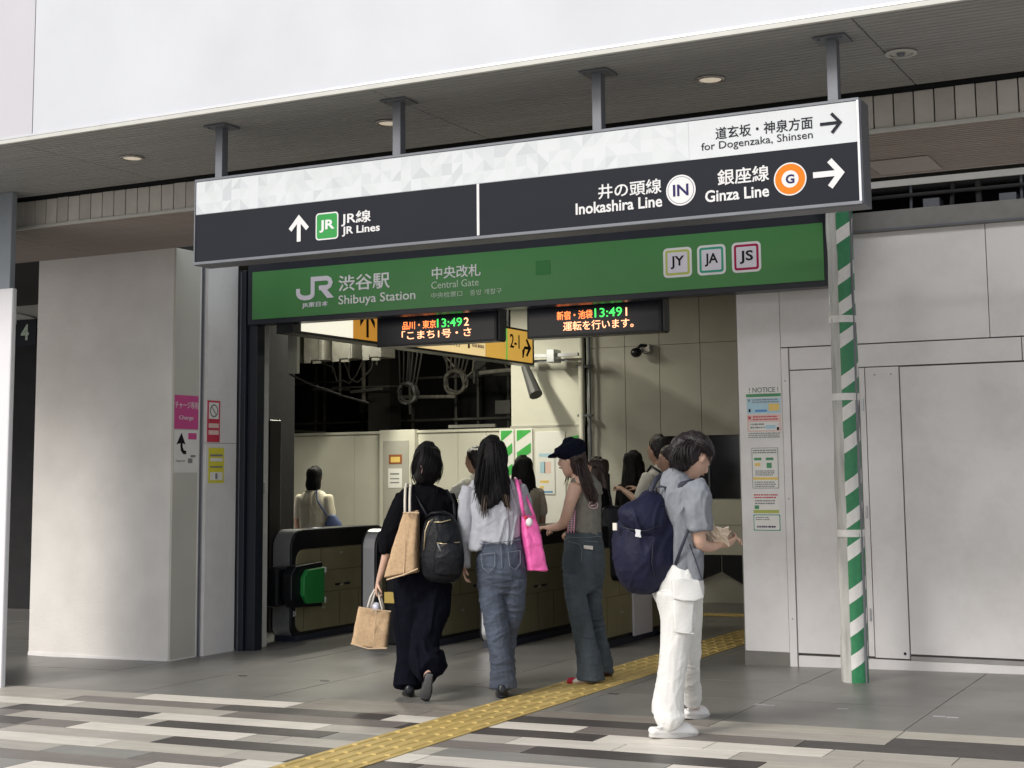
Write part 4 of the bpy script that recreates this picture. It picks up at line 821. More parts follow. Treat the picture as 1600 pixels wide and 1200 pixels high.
def quadbag(F, q, depth, name, ma, parent, vox=.008, wr=((-.004, 14, (1, 1)),), bulge=1.0):
    """bag body from four measured corners (tl,tr,br,bl) with real depth"""
    b = B(); tl, tr, br, bl = [F(*p) for p in q]; n = 6; L = []
    for i in range(n + 1):
        t = i / n; l = tl.lerp(bl, t); r_ = tr.lerp(br, t); c = (l + r_) / 2; w = (r_ - l).length / 2; L.append((c, w, depth * (.35 + .65 * min(1, t * 1.8)) / 2))
    vs = []; X = (tr - tl + br - bl).normalized(); Dp = X.cross((bl - tl).normalized()).normalized()
    m = 24
    for c, w, d in L:
        for k in range(m):
            a = k * math.tau / m; ca, sa = math.cos(a), math.sin(a); e = .28
            vs.append(c + X * w * math.copysign(abs(ca) ** e, ca) + Dp * d * math.copysign(abs(sa) ** e, sa))
    fs = [(i * m + k, i * m + (k + 1) % m, (i + 1) * m + (k + 1) % m, (i + 1) * m + k) for i in range(n) for k in range(m)] + [tuple(reversed(range(m))), tuple(range(n * m, (n + 1) * m))]
    b.add(vs, fs); return fuse(b, name, ma, parent, vox, 2, wr)
def shoe(b, heel, toe, w=.045, h=.055, up=UP):
    d = (toe - heel); L = d.length; d.normalize()
    tube(b, [(heel + up * h * .75, w * .72, h * .72), (heel + d * L * .2 + up * h * .7, w * .82, h * .68), (heel + d * L * .5 + up * h * .55, w * .92, h * .52), (heel + d * L * .8 + up * h * .40, w, h * .38), (heel + d * L * .96 + up * h * .33, w * .72, h * .3)], D=up, n=14, dome=.6)
def sole(heel, toe, name, ma, parent, w=.048, th=.02, dz=0):
    d = (toe - heel).normalized(); L = (toe - heel).length; x = d.cross(UP).normalized(); u = x.cross(d); P = []
    for k in range(28):
        a = k * math.tau / 28; t = .5 + .54 * math.cos(a); ww = w * (.80 + .25 * t) * abs(math.sin(a)) ** .7 * (1 if math.sin(a) > 0 else -1); P.append(heel + d * L * t + x * ww + u * dz)
    return B().prism(P, u * th).build(name, ma, parent, bevel=.004)

# ------------------------------------------------ woman in black with jute bags
root = (-5.375, 8.86, gz(-5.375)); F = Fr(root, 290, 1165, 10.094 / 2325 / 2.857, .002)
p = thing('person', 'woman in loose black clothes walking with a beige tote bag on her shoulder', 'person', root)
DOME = .5; b = B()
tube(b, F.t([(352, 255, .01, 60, .07), (352, 330, .0, 92, .085), (352, 450, 0, 82, .085), (350, 560, 0, 88, .10), (348, 650, 0, 100, .11)]))
tube(b, F.t([(362, 180, .0, 26, .045), (360, 232, 0, 30, .05), (358, 262, 0, 42, .055)]))
hc = F(366, 140, .01); look = (FWD * .95 + RGT * .25).normalized(); head(b, hc, look, .88)
tube(b, F.t([(265, 290, 0, 30, .045), (225, 400, 0, 26, .04), (192, 500, -.02, 22, .034), (168, 590, .0, 18, .028), (147, 655, .02, 13, .021)])); hand(b, F(146, 655, .02), (F(132, 720, .02) - F(146, 655, .02)), -RGT, .95, curl=1.0)
tube(b, F.t([(455, 290, .02, 30, .045), (480, 390, .06, 26, .04), (470, 470, .18, 22, .034), (440, 480, .32, 15, .024)])); hand(b, F(438, 478, .33), FWD, UP, .95, curl=.7)
tube(b, F.t([(310, 660, 0, 56, .085), (300, 800, 0, 42, .065), (292, 950, .02, 32, .05), (285, 1090, .02, 22, .036), (283, 1140, .01, 22, .04)]))
tube(b, F.t([(390, 660, 0, 56, .085), (385, 800, -.03, 42, .065), (368, 940, -.14, 32, .05), (366, 1040, -.30, 22, .036), (364, 1080, -.34, 20, .036)]))
tube(b, [(F(283, 1140, 0), .03, .03), (F(283, 1150, .10), .038, .028), (F(283, 1155, .18), .03, .015)], D=UP); tube(b, [(F(364, 1080, -.34), .03, .03), (F(364, 1130, -.30), .035, .025), (F(364, 1165, -.24), .03, .015)], D=FWD)
fuse(b, 'body', skin, p, .007, 3)
clb = mat('black_cloth', (.004, .004, .006), .9, .2, 20, spec=.08, bump=.3, bscale=200); nvt = mat('black_navy_cloth', (.004, .0045, .009), .9, .2, 20, spec=.08, bump=.3, bscale=200)
DOME = .1; b = B()
tube(b, F.t([(358, 240, .005, 48, .062), (356, 262, 0, 96, .082), (354, 300, 0, 116, .10), (354, 400, 0, 114, .115), (352, 520, 0, 118, .125), (348, 640, 0, 122, .125)]))
tube(b, F.t([(268, 290, 0, 42, .065), (235, 365, 0, 46, .07), (205, 440, -.0, 48, .07), (183, 515, -.01, 36, .055), (178, 535, -.01, 30, .045)])); tube(b, F.t([(450, 290, .0, 42, .065), (472, 365, .04, 42, .07), (476, 430, .10, 40, .065), (468, 470, .2, 34, .05)]))
fuse(b, 'shirt', clb, p, .008, 2, ((.009, 7, (1.2, .5)), (.004, 14, (1, .8)), (-.005, 5, (1, 1))))
DOME = .1; b = B()
tube(b, F.t([(348, 590, 0, 116, .115), (346, 660, 0, 124, .13), (345, 720, 0, 108, .11), (345, 780, 0, 70, .07)]))
tube(b, F.t([(300, 680, 0, 78, .11), (292, 800, 0, 74, .10), (292, 920, .01, 62, .095), (288, 1020, .02, 56, .09), (278, 1085, .02, 52, .09), (276, 1120, .01, 54, .092)])); tube(b, F.t([(390, 680, 0, 82, .11), (383, 800, -.03, 72, .10), (358, 910, -.10, 66, .09), (352, 980, -.20, 66, .09), (366, 1030, -.28, 64, .09), (382, 1052, -.33, 66, .08)]))
tube(b, F.t([(400, 990, -.22, 30, .05), (425, 1030, -.25, 24, .04), (440, 1046, -.26, 18, .02)]))
fuse(b, 'trousers', nvt, p, .007, 1, ((.018, 6, (1.3, .3)), (.004, 12, (1, .5))))
DOME = .5; b = B(); shoe(b, F(285, 1165, -.06), F(278, 1168, .17), .045, .06); fuse(b, 'shoe', blk, p, .006, 2)
DOME = .5; b = B(); P0, P1 = F(372, 1075, -.37), F(355, 1178, -.26); tube(b, [(P0, .030, .03), (P0.lerp(P1, .35), .034, .032), (P0.lerp(P1, .7), .040, .028), (P1, .032, .018)], D=FWD); fuse(b, 'shoe', blk, p, .006, 2)
DOME = .5; b = B(); sb = mat('grey_sole', (.09, .09, .095), .4, .2); tube(b, [(F(374, 1068, -.395), .026, .006), (F(368, 1105, -.39), .028, .006), (F(358, 1150, -.35), .037, .007), (F(355, 1176, -.31), .028, .006)], D=FWD); fuse(b, 'shoe_sole', sb, p, .005, 2)
DOME = .5; b = B(); tube(b, F.t([(370, 56, .0, 32, .06), (368, 78, -.0, 54, .095), (366, 135, -.01, 67, .115), (362, 180, -.015, 62, .10), (360, 212, -.02, 44, .06), (358, 224, -.02, 36, .045)])); tube(b, F.t([(345, 170, -.07, 30, .04), (340, 200, -.07, 34, .04), (338, 218, -.07, 26, .03)])); fuse(b, 'hair', hair_b, p, .007, 2, ((.005, 22, (1, .3)),))
strands('hair_strands', hair_b, p, [([F(345, 90, -.08), F(320, 140, -.08), F(318, 190, -.06), F(322, 232, -.05)], 14, .012), ([F(385, 90, -.08), F(405, 150, -.07), F(402, 200, -.06), F(392, 232, -.05)], 14, .012), ([F(365, 80, -.09), F(360, 150, -.11), F(345, 205, -.09), F(335, 228, -.07)], 16, .014)], .0028)
strands('hair_strands', hair_b, p, [([F(366, 62, -.04), F(330, 95, -.09), F(308, 145, -.08), F(310, 195, -.06), F(322, 224, -.05)], 30, .010), ([F(366, 62, -.04), F(402, 95, -.09), F(426, 145, -.07), F(420, 195, -.05), F(404, 224, -.04)], 30, .010), ([F(366, 62, -.06), F(366, 110, -.125), F(352, 165, -.13), F(340, 200, -.11)], 40, .014)], .0022, jit=.010)
B().path([F(338, 150, -.115), F(343, 165, -.12), F(342, 185, -.118)], .006, 6).build('hair_clip', mat('clip_pearl', (.35, .2, .2), .3), p, smooth=True)
# tote on her left shoulder
tb = thing('shoulder_tote', 'large beige jute tote hanging on the left shoulder of the woman in black', 'tote bag', F(260, 640, -.1))
quadbag(F, [(258, 354, -.15), (328, 356, -.17), (322, 612, -.20), (180, 655, -.17)], .17, 'bag_body', jute, tb, .008)
DOME = .5; b = B(); b.path([F(256, 358, -.24), F(328, 360, -.26)], .004, 6); b.path([F(262, 362, -.25), F(262, 560, -.275), F(258, 640, -.28)], .0025, 6); b.path([F(182, 655, -.26), F(258, 634, -.29), F(322, 608, -.29)], .005, 6); b.build('seam', mat('jute_edge', (.62, .46, .30), .8), tb)
for dx in (0, 22): B().path([F(264 + dx, 362, -.235), F(264 + dx, 300, -.17), F(266 + dx, 250, -.115), F(272 + dx, 228, -.03), F(276 + dx, 236, .06)], .0085, 8).build('strap', strapw, tb, smooth=True)
# backpack
bp_ = thing('small_backpack', 'small black backpack with gold zips on the woman in black', 'backpack', F(430, 650, -.2))
bn = mat('black_nylon', (.004, .005, .008), .5, .2, 20, spec=.25, bump=.25, bscale=60)
DOME = .5; b = B(); tube(b, F.t([(420, 372, -.20, 46, .05), (424, 400, -.21, 72, .075), (430, 480, -.22, 92, .09), (432, 580, -.22, 96, .10), (430, 640, -.21, 84, .085)])); fuse(b, 'bag_body', bn, bp_, .008, 2, ((.004, 10, (1, .6)),))
DOME = .5; b = B(); tube(b, F.t([(462, 500, -.30, 52, .03), (458, 560, -.31, 62, .038), (455, 630, -.30, 58, .03)])); fuse(b, 'front_pocket', bn, bp_, .007, 2, ((.003, 12, (1, 1)),))
gold = mat('gold_zip', (.62, .52, .32), .3, .1, metal=.7)
B().path([F(350, 525, -.29), F(356, 440, -.30), F(372, 400, -.295), F(392, 388, -.29)], .0042, 6).build('zip', gold, bp_, smooth=True); B().path([F(395, 402, -.295), F(430, 402, -.30), F(470, 392, -.285)], .004, 6).build('zip', gold, bp_, smooth=True); B().path([F(408, 494, -.315), F(440, 499, -.33), F(512, 492, -.30)], .0038, 6).build('zip', gold, bp_, smooth=True)
B().path([F(360, 380, -.20), F(385, 362, -.26), F(425, 358, -.27), F(465, 372, -.24)], .011, 8).build('handle', bn, bp_, smooth=True); B().path([F(412, 498, -.325), F(420, 515, -.335), F(426, 530, -.33)], .006, 6).build('zip_pull', mat('grey_pull', (.2, .2, .22), .4), bp_)
B().path([F(372, 385, -.2), F(335, 320, -.12), F(305, 258, -.06), F(300, 246, .03)], .010, 8).build('strap', bn, bp_, smooth=True); B().path([F(490, 380, -.2), F(485, 310, -.10), F(455, 262, -.03), F(448, 262, .05)], .010, 8).build('strap', bn, bp_, smooth=True)
# small hand-held jute bag
hb = thing('hand_bag', 'small beige jute bag held low in the hand of the woman in black', 'tote bag', F(110, 960, 0))
quadbag(F, [(56, 774, .02), (202, 794, .02), (184, 955, .02), (26, 936, .02)], .15, 'bag_body', jute, hb, .007)
DOME = .5; b = B(); b.path([F(56, 774, -.055), F(130, 786, -.06), F(202, 794, -.055)], .004, 6); b.path([F(136, 786, -.06), F(128, 870, -.06), F(122, 955, -.05)], .0028, 6); b.path([F(22, 932, -.05), F(100, 956, -.06), F(184, 955, -.05)], .005, 6); b.build('seam', MATS['jute_edge'], hb)
B().path([F(96, 776, -.05), F(110, 730, -.02), F(128, 698, .0), F(142, 702, .01), F(150, 740, -.01), F(163, 786, -.05)], .0065, 6).build('handle', strapw, hb, smooth=True); B().path([F(112, 776, .06), F(124, 735, .04), F(134, 702, .02), F(146, 704, .02), F(160, 740, .04), F(172, 788, .06)], .0065, 6).build('handle', strapw, hb, smooth=True)
DOME = .5; b = B(); b.ell(F(135, 775, .0), (.03, .03, .03), 10, 8); fuse(b, 'wrapped_item', mat('plastic_wrap', (.6, .6, .7), .3), hb, .006, 1, ((.004, 30, (1, 1)),))

# ------------------------------------------------ woman with pink bag
root = (-4.762, 9.023, gz(-4.762)); F = Fr(root, 235, 1170, 9.96 / 2325 / 2.79, .007)
p = thing('person', 'long haired woman in pale grey knit top and blue jeans seen from behind', 'person', root)
DOME = .5; b = B()
tube(b, F.t([(200, 235, 0, 70, .075), (202, 300, 0, 96, .088), (208, 400, 0, 86, .085), (220, 500, 0, 84, .095), (232, 600, 0, 100, .115)]))
tube(b, F.t([(200, 170, 0, 26, .045), (198, 225, 0, 30, .05), (198, 250, 0, 42, .055)])); hc = F(198, 132, .01); head(b, hc, (FWD * .97 + RGT * .2).normalized(), .92)
tube(b, F.t([(95, 275, 0, 28, .042), (84, 380, 0, 24, .038), (78, 480, .02, 20, .032), (72, 570, .05, 15, .025), (68, 600, .06, 13, .02)])); hand(b, F(68, 598, .06), F(72, 660, .06) - F(68, 598, .06), -RGT, .92, .5)
tube(b, F.t([(305, 275, 0, 28, .042), (335, 370, .02, 24, .038), (338, 440, .1, 20, .03), (320, 440, .26, 14, .022)])); hand(b, F(318, 440, .28), FWD, UP, .92, .9)
tube(b, F.t([(190, 620, 0, 54, .085), (200, 780, 0, 44, .068), (222, 920, .0, 34, .05), (238, 1080, .0, 24, .038), (238, 1130, .0, 22, .04)])); tube(b, F.t([(280, 620, 0, 44, .08), (284, 780, .06, 34, .055), (266, 920, .12, 26, .045), (258, 1050, .19, 20, .034), (262, 1100, .22, 22, .036)]))
tube(b, [(F(238, 1135, 0), .03, .03), (F(238, 1155, .10), .036, .028), (F(236, 1158, .17), .03, .015)], D=UP); tube(b, [(F(262, 1105, .22), .03, .03), (F(262, 1115, .30), .036, .025), (F(262, 1120, .38), .03, .015)], D=UP)
fuse(b, 'body', skin, p, .007, 3)
knit = mat('pale_grey_knit', (.39, .405, .45), .85, .05, 20, bump=.3, bscale=180)
DOME = .1; b = B(); tube(b, F.t([(200, 232, 0, 60, .06), (200, 252, 0, 104, .078), (203, 300, 0, 120, .095), (208, 400, 0, 108, .10), (210, 465, 0, 110, .11), (205, 505, 0, 112, .118)])); tube(b, F.t([(140, 470, 0, 40, .09), (132, 520, 0, 42, .095), (130, 538, 0, 40, .09)]))
tube(b, F.t([(92, 268, 0, 32, .055), (80, 330, 0, 32, .055), (76, 430, 0, 30, .05), (74, 520, .03, 27, .045), (72, 590, .055, 24, .036), (72, 612, .06, 20, .03)])); tube(b, F.t([(310, 268, 0, 32, .055), (334, 340, .01, 30, .055), (342, 400, .04, 28, .045), (338, 440, .12, 24, .038), (325, 440, .24, 20, .03)]))
fuse(b, 'sweater', knit, p, .006, 1, ((.010, 7, (1.2, .7)), (.003, 15, (1, 1)), (-.004, 6, (1, .7))))
def denim(n, c): return mat(n, c, .8, .28, 9, bump=.4, bscale=240, stretch=(1, 1, .5))
dn = denim('blue_denim', (.058, .074, .108)); dn2 = denim('teal_grey_denim', (.050, .067, .080))
DOME = .1; b = B(); tube(b, F.t([(226, 492, 0, 92, .10), (230, 540, 0, 102, .115), (234, 620, 0, 111, .13), (236, 670, 0, 104, .115), (238, 730, 0, 58, .07)]))
tube(b, F.t([(186, 660, 0, 60, .10), (200, 780, 0, 56, .085), (218, 900, 0, 50, .072), (232, 1000, 0, 50, .07), (240, 1080, 0, 54, .075), (242, 1128, 0, 57, .08)])); tube(b, F.t([(288, 660, 0, 56, .10), (286, 780, .05, 50, .082), (266, 900, .12, 38, .068), (256, 1000, .18, 36, .066), (258, 1080, .21, 38, .07)]))
fuse(b, 'jeans', dn, p, .006, 1, ((.006, 7, (.7, 1.5)), (.003, 15, (.7, 1.5)), (-.003, 14, (.8, 1))))
seam = mat('denim_seam', (.16, .18, .23), .8)
DOME = .5; b = B(); b.path([F(134, 515, -.09), F(175, 512, -.122), (F(228, 508, -.128)), F(280, 502, -.122), F(320, 496, -.09)], .003, 5); b.path([F(232, 510, -.126), F(234, 560, -.138), F(238, 620, -.135)], .003, 5)
for q in ([(140, 560, -.105), (190, 556, -.128), (206, 554, -.13)], [(145, 560, -.105), (150, 615, -.12), (178, 640, -.14), (205, 610, -.14), (206, 556, -.13)], [(262, 552, -.13), (318, 545, -.10)], [(264, 552, -.13), (272, 612, -.14), (296, 628, -.135), (318, 600, -.10), (318, 548, -.10)]): b.path([F(*a) for a in q], .0028, 5)
b.build('pocket_seam', seam, p)
for a in (228,): box_ = B().path([F(a, 506, -.128 if a == 228 else -.11), F(a, 525, -.132 if a == 228 else -.115)], .005, 6).build('belt_loop', dn, p)
DOME = .5; b = B(); shoe(b, F(238, 1170, -.07), F(236, 1170, .17), .046, .065); fuse(b, 'shoe', blk, p, .006, 2); sole(F(238, 1172, -.075), F(236, 1172, .175), 'shoe_sole', blk, p, .048, .022)
DOME = .5; b = B(); shoe(b, F(262, 1128, .16), F(262, 1130, .39), .045, .06); fuse(b, 'shoe', blk, p, .006, 2)
DOME = .5; b = B(); tube(b, F.t([(198, 57, .0, 30, .06), (196, 76, 0, 52, .095), (196, 130, -.01, 66, .115), (192, 190, -.03, 66, .10), (188, 250, -.06, 72, .06), (180, 310, -.09, 56, .035), (165, 350, -.10, 30, .02)])); tube(b, F.t([(220, 200, -.05, 46, .05), (236, 270, -.085, 36, .035), (252, 320, -.09, 20, .02), (262, 350, -.09, 9, .012)])); fuse(b, 'hair', hair_b, p, .006, 2, ((.007, 26, (1, .12)),))
L = []
for x0, x1, n_, c in ((150, 112, 12, 330), (165, 142, 18, 370), (180, 160, 18, 388), (192, 176, 12, 350), (214, 236, 12, 320), (232, 262, 14, 352), (244, 276, 10, 330), (140, 104, 8, 290)):
    L.append(([F((x0 + 196) / 2, 78, -.075), F(x0, 150, -.11), F((x0 + x1) / 2, 250, -.12), F(x1, c, -.115)], n_, .008))
strands('hair_strands', hair_b, p, L, .0034, jit=.014)
strands('hair_tips', mat('hair_faded', (.12, .085, .06), .5, .3), p, [([F(165, 300, -.12), F(158, 345, -.118), F(155, 392, -.112)], 16, .010), ([F(255, 300, -.118), F(266, 340, -.112), F(272, 368, -.108)], 10, .008)], .0028, jit=.012)
pb = thing('pink_shoulder_bag', 'bright pink shoulder bag with small white charm beside blue jeans', 'shoulder bag', F(375, 640, -.02))
pk = mat('pink_nylon', (.82, .13, .42), .42, .08, 14, bump=.4, bscale=40)
quadbag(F, [(322, 388, -.04), (384, 398, -.02), (430, 628, -.0), (350, 636, -.04)], .13, 'bag_body', pk, pb, .007, wr=((.006, 11, (1, .35)), (-.004, 20, (1, 1))))
B().path([F(296, 232, .03), F(305, 246, -.06), F(318, 300, -.10), F(326, 350, -.105), F(336, 400, -.09)], [.012, .014, .014, .014, .012], 8).build('strap', pk, pb, smooth=True); B().path([F(316, 240, .08), F(340, 300, -.02), F(362, 350, -.06), F(384, 405, -.06)], .010, 8).build('strap', pk, pb, smooth=True)
DOME = .5; b = B(); b.ell(F(358, 422, -.13), (.026, .02, .030), 12, 8); fuse(b, 'round_charm', white_p, pb, .005, 1); b = B(); b.ell(F(342, 402, -.13), (.014, .012, .012), 10, 6); b.ell(F(350, 446, -.135), (.007, .007, .006), 8, 6); b.build('charm_bead', mat('red_bead', (.55, .02, .04), .4), pb, smooth=True)

# ------------------------------------------------ woman with flat cap
root = (-4.448, 9.822, gz(-4.448)); F = Fr(root, 300, 1110, 10.523 / 2325 / 2.79, .014)
LK = (-RGT * .9 + FWD * .35).normalized()
p = thing('person', 'woman in navy flat cap and grey sleeveless top leaning on a ticket gate', 'person', root)
DOME = .5; b = B()
tube(b, F.t([(252, 225, 0, 46, .10), (262, 290, 0, 62, .115), (266, 380, 0, 56, .105), (264, 470, 0, 60, .105), (262, 570, .0, 66, .11)]))
tube(b, F.t([(222, 170, 0, 22, .045), (230, 215, 0, 26, .05), (240, 240, 0, 36, .06)])); hc = F(205, 150, 0); head(b, hc, LK, .98)
tube(b, F.t([(224, 262, -.11, 34, .045), (202, 320, -.13, 28, .042), (182, 385, -.12, 24, .036), (164, 425, -.08, 22, .032), (130, 440, .0, 18, .028), (98, 440, .06, 13, .021)])); hand(b, F(99, 440, .06), F(68, 440, .12) - F(99, 440, .06), UP, .92, .5)
tube(b, F.t([(270, 250, .12, 30, .045), (235, 330, .18, 26, .04), (200, 400, .2, 22, .034), (160, 440, .22, 14, .022)])); hand(b, F(158, 442, .22), F(130, 446, .26) - F(158, 442, .22), UP, .92, .5)
tube(b, F.t([(235, 620, -.03, 40, .075), (232, 760, -.04, 34, .055), (256, 900, -.04, 30, .05), (290, 1030, -.03, 24, .036), (300, 1070, -.03, 22, .036)])); tube(b, F.t([(298, 620, .06, 38, .075), (290, 760, .10, 30, .055), (310, 900, .20, 32, .05), (338, 1010, .30, 22, .036), (345, 1040, .30, 22, .036)]))
tube(b, [(F(300, 1075, -.03), .03, .03), (F(262, 1100, -.02), .034, .022), (F(205, 1105, 0), .03, .014)], D=UP); tube(b, [(F(345, 1045, .3), .03, .03), (F(315, 1070, .32), .034, .022), (F(280, 1074, .34), .03, .014)], D=UP)
fuse(b, 'body', skin, p, .007, 3); face(hc, LK, p, .98)
gtop = mat('grey_green_jersey', (.17, .165, .14), .85, .1, 30, bump=.3, bscale=160)
DOME = .1; b = B(); tube(b, F.t([(252, 212, 0, 40, .06), (256, 235, 0, 58, .095), (266, 290, 0, 70, .12), (268, 380, 0, 66, .115), (262, 455, 0, 74, .125), (260, 468, 0, 74, .125)])); tube(b, F.t([(300, 250, -.02, 34, .08), (310, 300, -.02, 34, .08)])); fuse(b, 'sleeveless_top', gtop, p, .008, 2, ((.0035, 12, (.5, 1.6)), (-.003, 7, (1, 1))))
pks = mat('pink_trim', (.55, .26, .36), .7); b = B()
for dx in (0, 14, 26): b.path([F(193 + dx, 365, -.095 - dx * .0008), F(190 + dx, 420, -.10 - dx * .0008), F(188 + dx, 464, -.105 - dx * .0008)], .006, 6)
b.build('side_trim', pks, p, smooth=True); b = B()
for k in range(9): b.path([F(190 + 2, 372 + k * 10, -.108), F(214, 370 + k * 10, -.122)], .0025, 4)
b.build('lacing', white_p, p)
DOME = .5; b = B()
for k in range(14):
    a0, a1 = k * math.tau / 14, (k + 1) * math.tau / 14; b.path([F(300 + 20 * math.cos(a0), 345 + 15 * math.sin(a0), -.122), F(300 + 20 * math.cos(a1), 345 + 15 * math.sin(a1), -.122)], .0035, 5)
b.path([F(288, 348, -.124), F(312, 344, -.124)], .005, 5); b.build('back_print', mat('pale_pink_print', (.60, .42, .45), .7), p)
DOME = .1; b = B(); tube(b, F.t([(258, 462, 0, 78, .12), (258, 520, 0, 86, .13), (258, 600, 0, 94, .145), (260, 655, .0, 86, .13), (262, 720, 0, 48, .08)])); tube(b, F.t([(218, 640, -.05, 50, .095), (224, 740, -.05, 48, .085), (248, 860, -.04, 46, .075), (270, 960, -.03, 48, .075), (284, 1040, -.03, 54, .085), (286, 1092, -.03, 60, .095)])); tube(b, F.t([(302, 640, .05, 48, .095), (292, 740, .10, 44, .082), (306, 860, .18, 42, .072), (328, 960, .26, 40, .072), (342, 1030, .30, 42, .08), (344, 1062, .30, 44, .08)]))
fuse(b, 'jeans', dn2, p, .006, 1, ((.006, 7, (.6, 1.5)), (.003, 15, (.7, 1.5)), (-.003, 14, (.8, 1))))
DOME = .5; b = B(); b.path([F(188, 500, -.115), F(240, 515, -.14), F(250, 540, -.145), F(246, 590, -.15)], .0026, 5); b.path([F(262, 500, -.135), F(320, 505, -.11)], .0026, 5); b.path([F(180, 482, -.10), F(258, 486, -.135), F(334, 480, -.10)], .0026, 5); b.build('pocket_seam', mat('denim_seam_teal', (.13, .16, .17), .8), p)
B().prism([F(258, 518, -.148), F(298, 522, -.146), F(298, 538, -.148), F(258, 533, -.15)], -FWD * .003).build('waist_patch', mat('patch_white', (.60, .58, .52), .7, .2, 60), p)
DOME = .5; b = B(); shoe(b, F(290, 1108, -.03), F(208, 1110, -.01), .042, .05); fuse(b, 'shoe', mat('white_leather', (.62, .58, .52), .5), p, .006, 2); b = B(); tube(b, [(F(222, 1100, -.01), .028, .024), (F(205, 1098, -.005), .030, .026), (F(190, 1098, 0), .022, .02)], D=UP); fuse(b, 'shoe_toe', mat('red_suede', (.42, .01, .03), .7), p, .005, 1); b = B(); shoe(b, F(372, 1082, .28), F(300, 1086, .34), .042, .05); fuse(b, 'shoe', mat('dark_red_shoe', (.05, .015, .015), .5), p, .006, 2)
DOME = .5; b = B(); tube(b, F.t([(216, 120, 0, 52, .10), (228, 160, 0, 44, .098), (246, 200, -.0, 36, .085), (268, 240, -.04, 32, .07), (290, 290, -.09, 26, .045), (308, 325, -.115, 14, .025)])); tube(b, F.t([(215, 190, .02, 24, .05), (208, 215, .04, 18, .03)])); fuse(b, 'hair', hair_br, p, .007, 2, ((.005, 24, (1, .25)),))
strands('hair_strands', hair_br, p, [([F(240, 140, -.09), F(262, 200, -.11), F(288, 270, -.13), F(312, 335, -.135)], 26, .012), ([F(232, 150, -.10), F(245, 215, -.12), F(270, 290, -.14), F(296, 330, -.14)], 20, .010), ([F(208, 185, .06), F(190, 215, .06), F(176, 260, .05)], 8, .006)], .0034, jit=.012)
DOME = .5; b = B(); nc = mat('navy_felt', (.006, .008, .018), .9, .2, 40, spec=.08, bump=.4, bscale=150)
tube(b, [(F(190, 62, 0), .05, .07), (F(196, 78, 0), .108, .12), (F(200, 100, 0), .118, .128), (F(206, 122, 0), .105, .115), (F(208, 132, 0), .09, .10)], D=FWD); tube(b, [(F(168, 112, .0), .085, .022), (F(138, 120, .01), .075, .016), (F(106, 130, .02), .050, .010)], D=UP)
B_ = fuse(b, 'flat_cap', nc, p, .007, 2, ((-.005, 12, (1, 1)),)); B().path([F(136, 130, .085), F(112, 132, .055), F(102, 133, .02), F(110, 134, -.03), F(136, 134, -.065)], .007, 8).build('cap_brim', nc, p, smooth=True)
B().path([F(118, 425, .04), F(112, 436, .02), F(112, 452, .03), F(120, 458, .06)], .004, 6).build('bracelet', blk, p)

# ------------------------------------------------ man with navy backpack
root = (-3.112, 7.91, gz(-3.112)); F = Fr(root, 262, 1180, 8.229 / 2325 / 2.4, .021)
BF = (RGT * .93 + FWD * .37).normalized()          # the way he faces
LKM = (BF * .78 - UP * .52 + FWD * .12).normalized()
p = thing('person', 'young man in grey t-shirt and white cargo trousers looking at a folded paper', 'person', root)
DOME = .5; b = B()
tube(b, F.t([(300, 244, .02, 42, .10), (292, 300, .02, 58, .145), (298, 400, .03, 56, .13), (292, 500, .04, 56, .13), (285, 590, .05, 62, .14)]))
tube(b, F.t([(345, 165, .02, 24, .05), (322, 205, .02, 28, .05), (308, 232, .02, 32, .055)])); hc = F(352, 148, .01); head(b, hc, LKM, 1.02)
tube(b, F.t([(345, 262, -.13, 34, .05), (365, 340, -.15, 28, .045), (366, 420, -.14, 26, .042), (372, 468, -.12, 24, .036), (408, 482, -.05, 19, .03), (440, 474, .02, 14, .023)])); hand(b, F(436, 475, .02), (RGT * .9 + UP * .12 + FWD * .3), -UP * .6 - FWD * .5, 1.0, .75)
tube(b, F.t([(335, 262, .19, 30, .05), (372, 340, .22, 26, .042), (385, 420, .22, 24, .036), (415, 455, .18, 19, .03), (440, 450, .13, 14, .023)])); hand(b, F(438, 452, .13), (RGT * .95 + UP * .1 - FWD * .1), UP, 1.0, .6)
tube(b, F.t([(284, 620, -.02, 44, .08), (280, 780, -.03, 34, .058), (262, 930, -.02, 30, .048), (250, 1070, .0, 26, .04), (238, 1120, .0, 22, .036)])); tube(b, F.t([(300, 620, .12, 42, .08), (318, 780, .22, 34, .055), (323, 920, .39, 28, .045), (332, 1020, .60, 24, .038), (336, 1056, .64, 22, .036)]))
tube(b, [(F(238, 1125, 0), .035, .03), (F(262, 1155, .02), .04, .025), (F(320, 1163, .06), .032, .016)], D=UP); tube(b, [(F(338, 1062, .64), .035, .03), (F(352, 1085, .68), .038, .024), (F(382, 1096, .72), .03, .016)], D=UP)
fuse(b, 'body', skin, p, .007, 3); face(hc, LKM, p, 1.02)
tee = mat('grey_tshirt', (.20, .215, .24), .85, .08, 30, bump=.3, bscale=180)
DOME = .1; b = B(); tube(b, F.t([(300, 212, .02, 46, .09), (290, 238, .02, 66, .15), (290, 290, .02, 74, .175), (300, 390, .03, 72, .165), (298, 480, .04, 72, .16), (300, 560, .05, 66, .16)])); tube(b, F.t([(340, 500, -.06, 40, .07), (346, 560, -.07, 36, .06), (356, 604, -.07, 22, .04)]))
tube(b, F.t([(340, 250, -.12, 46, .065), (360, 300, -.15, 46, .065), (365, 360, -.15, 46, .066), (366, 412, -.145, 46, .066)])); tube(b, F.t([(335, 250, .18, 40, .065), (362, 320, .21, 38, .062), (378, 390, .22, 36, .06)]))
fuse(b, 'tshirt', tee, p, .006, 1, ((.013, 6, (1.3, .55)), (.004, 13, (1.2, .7))))
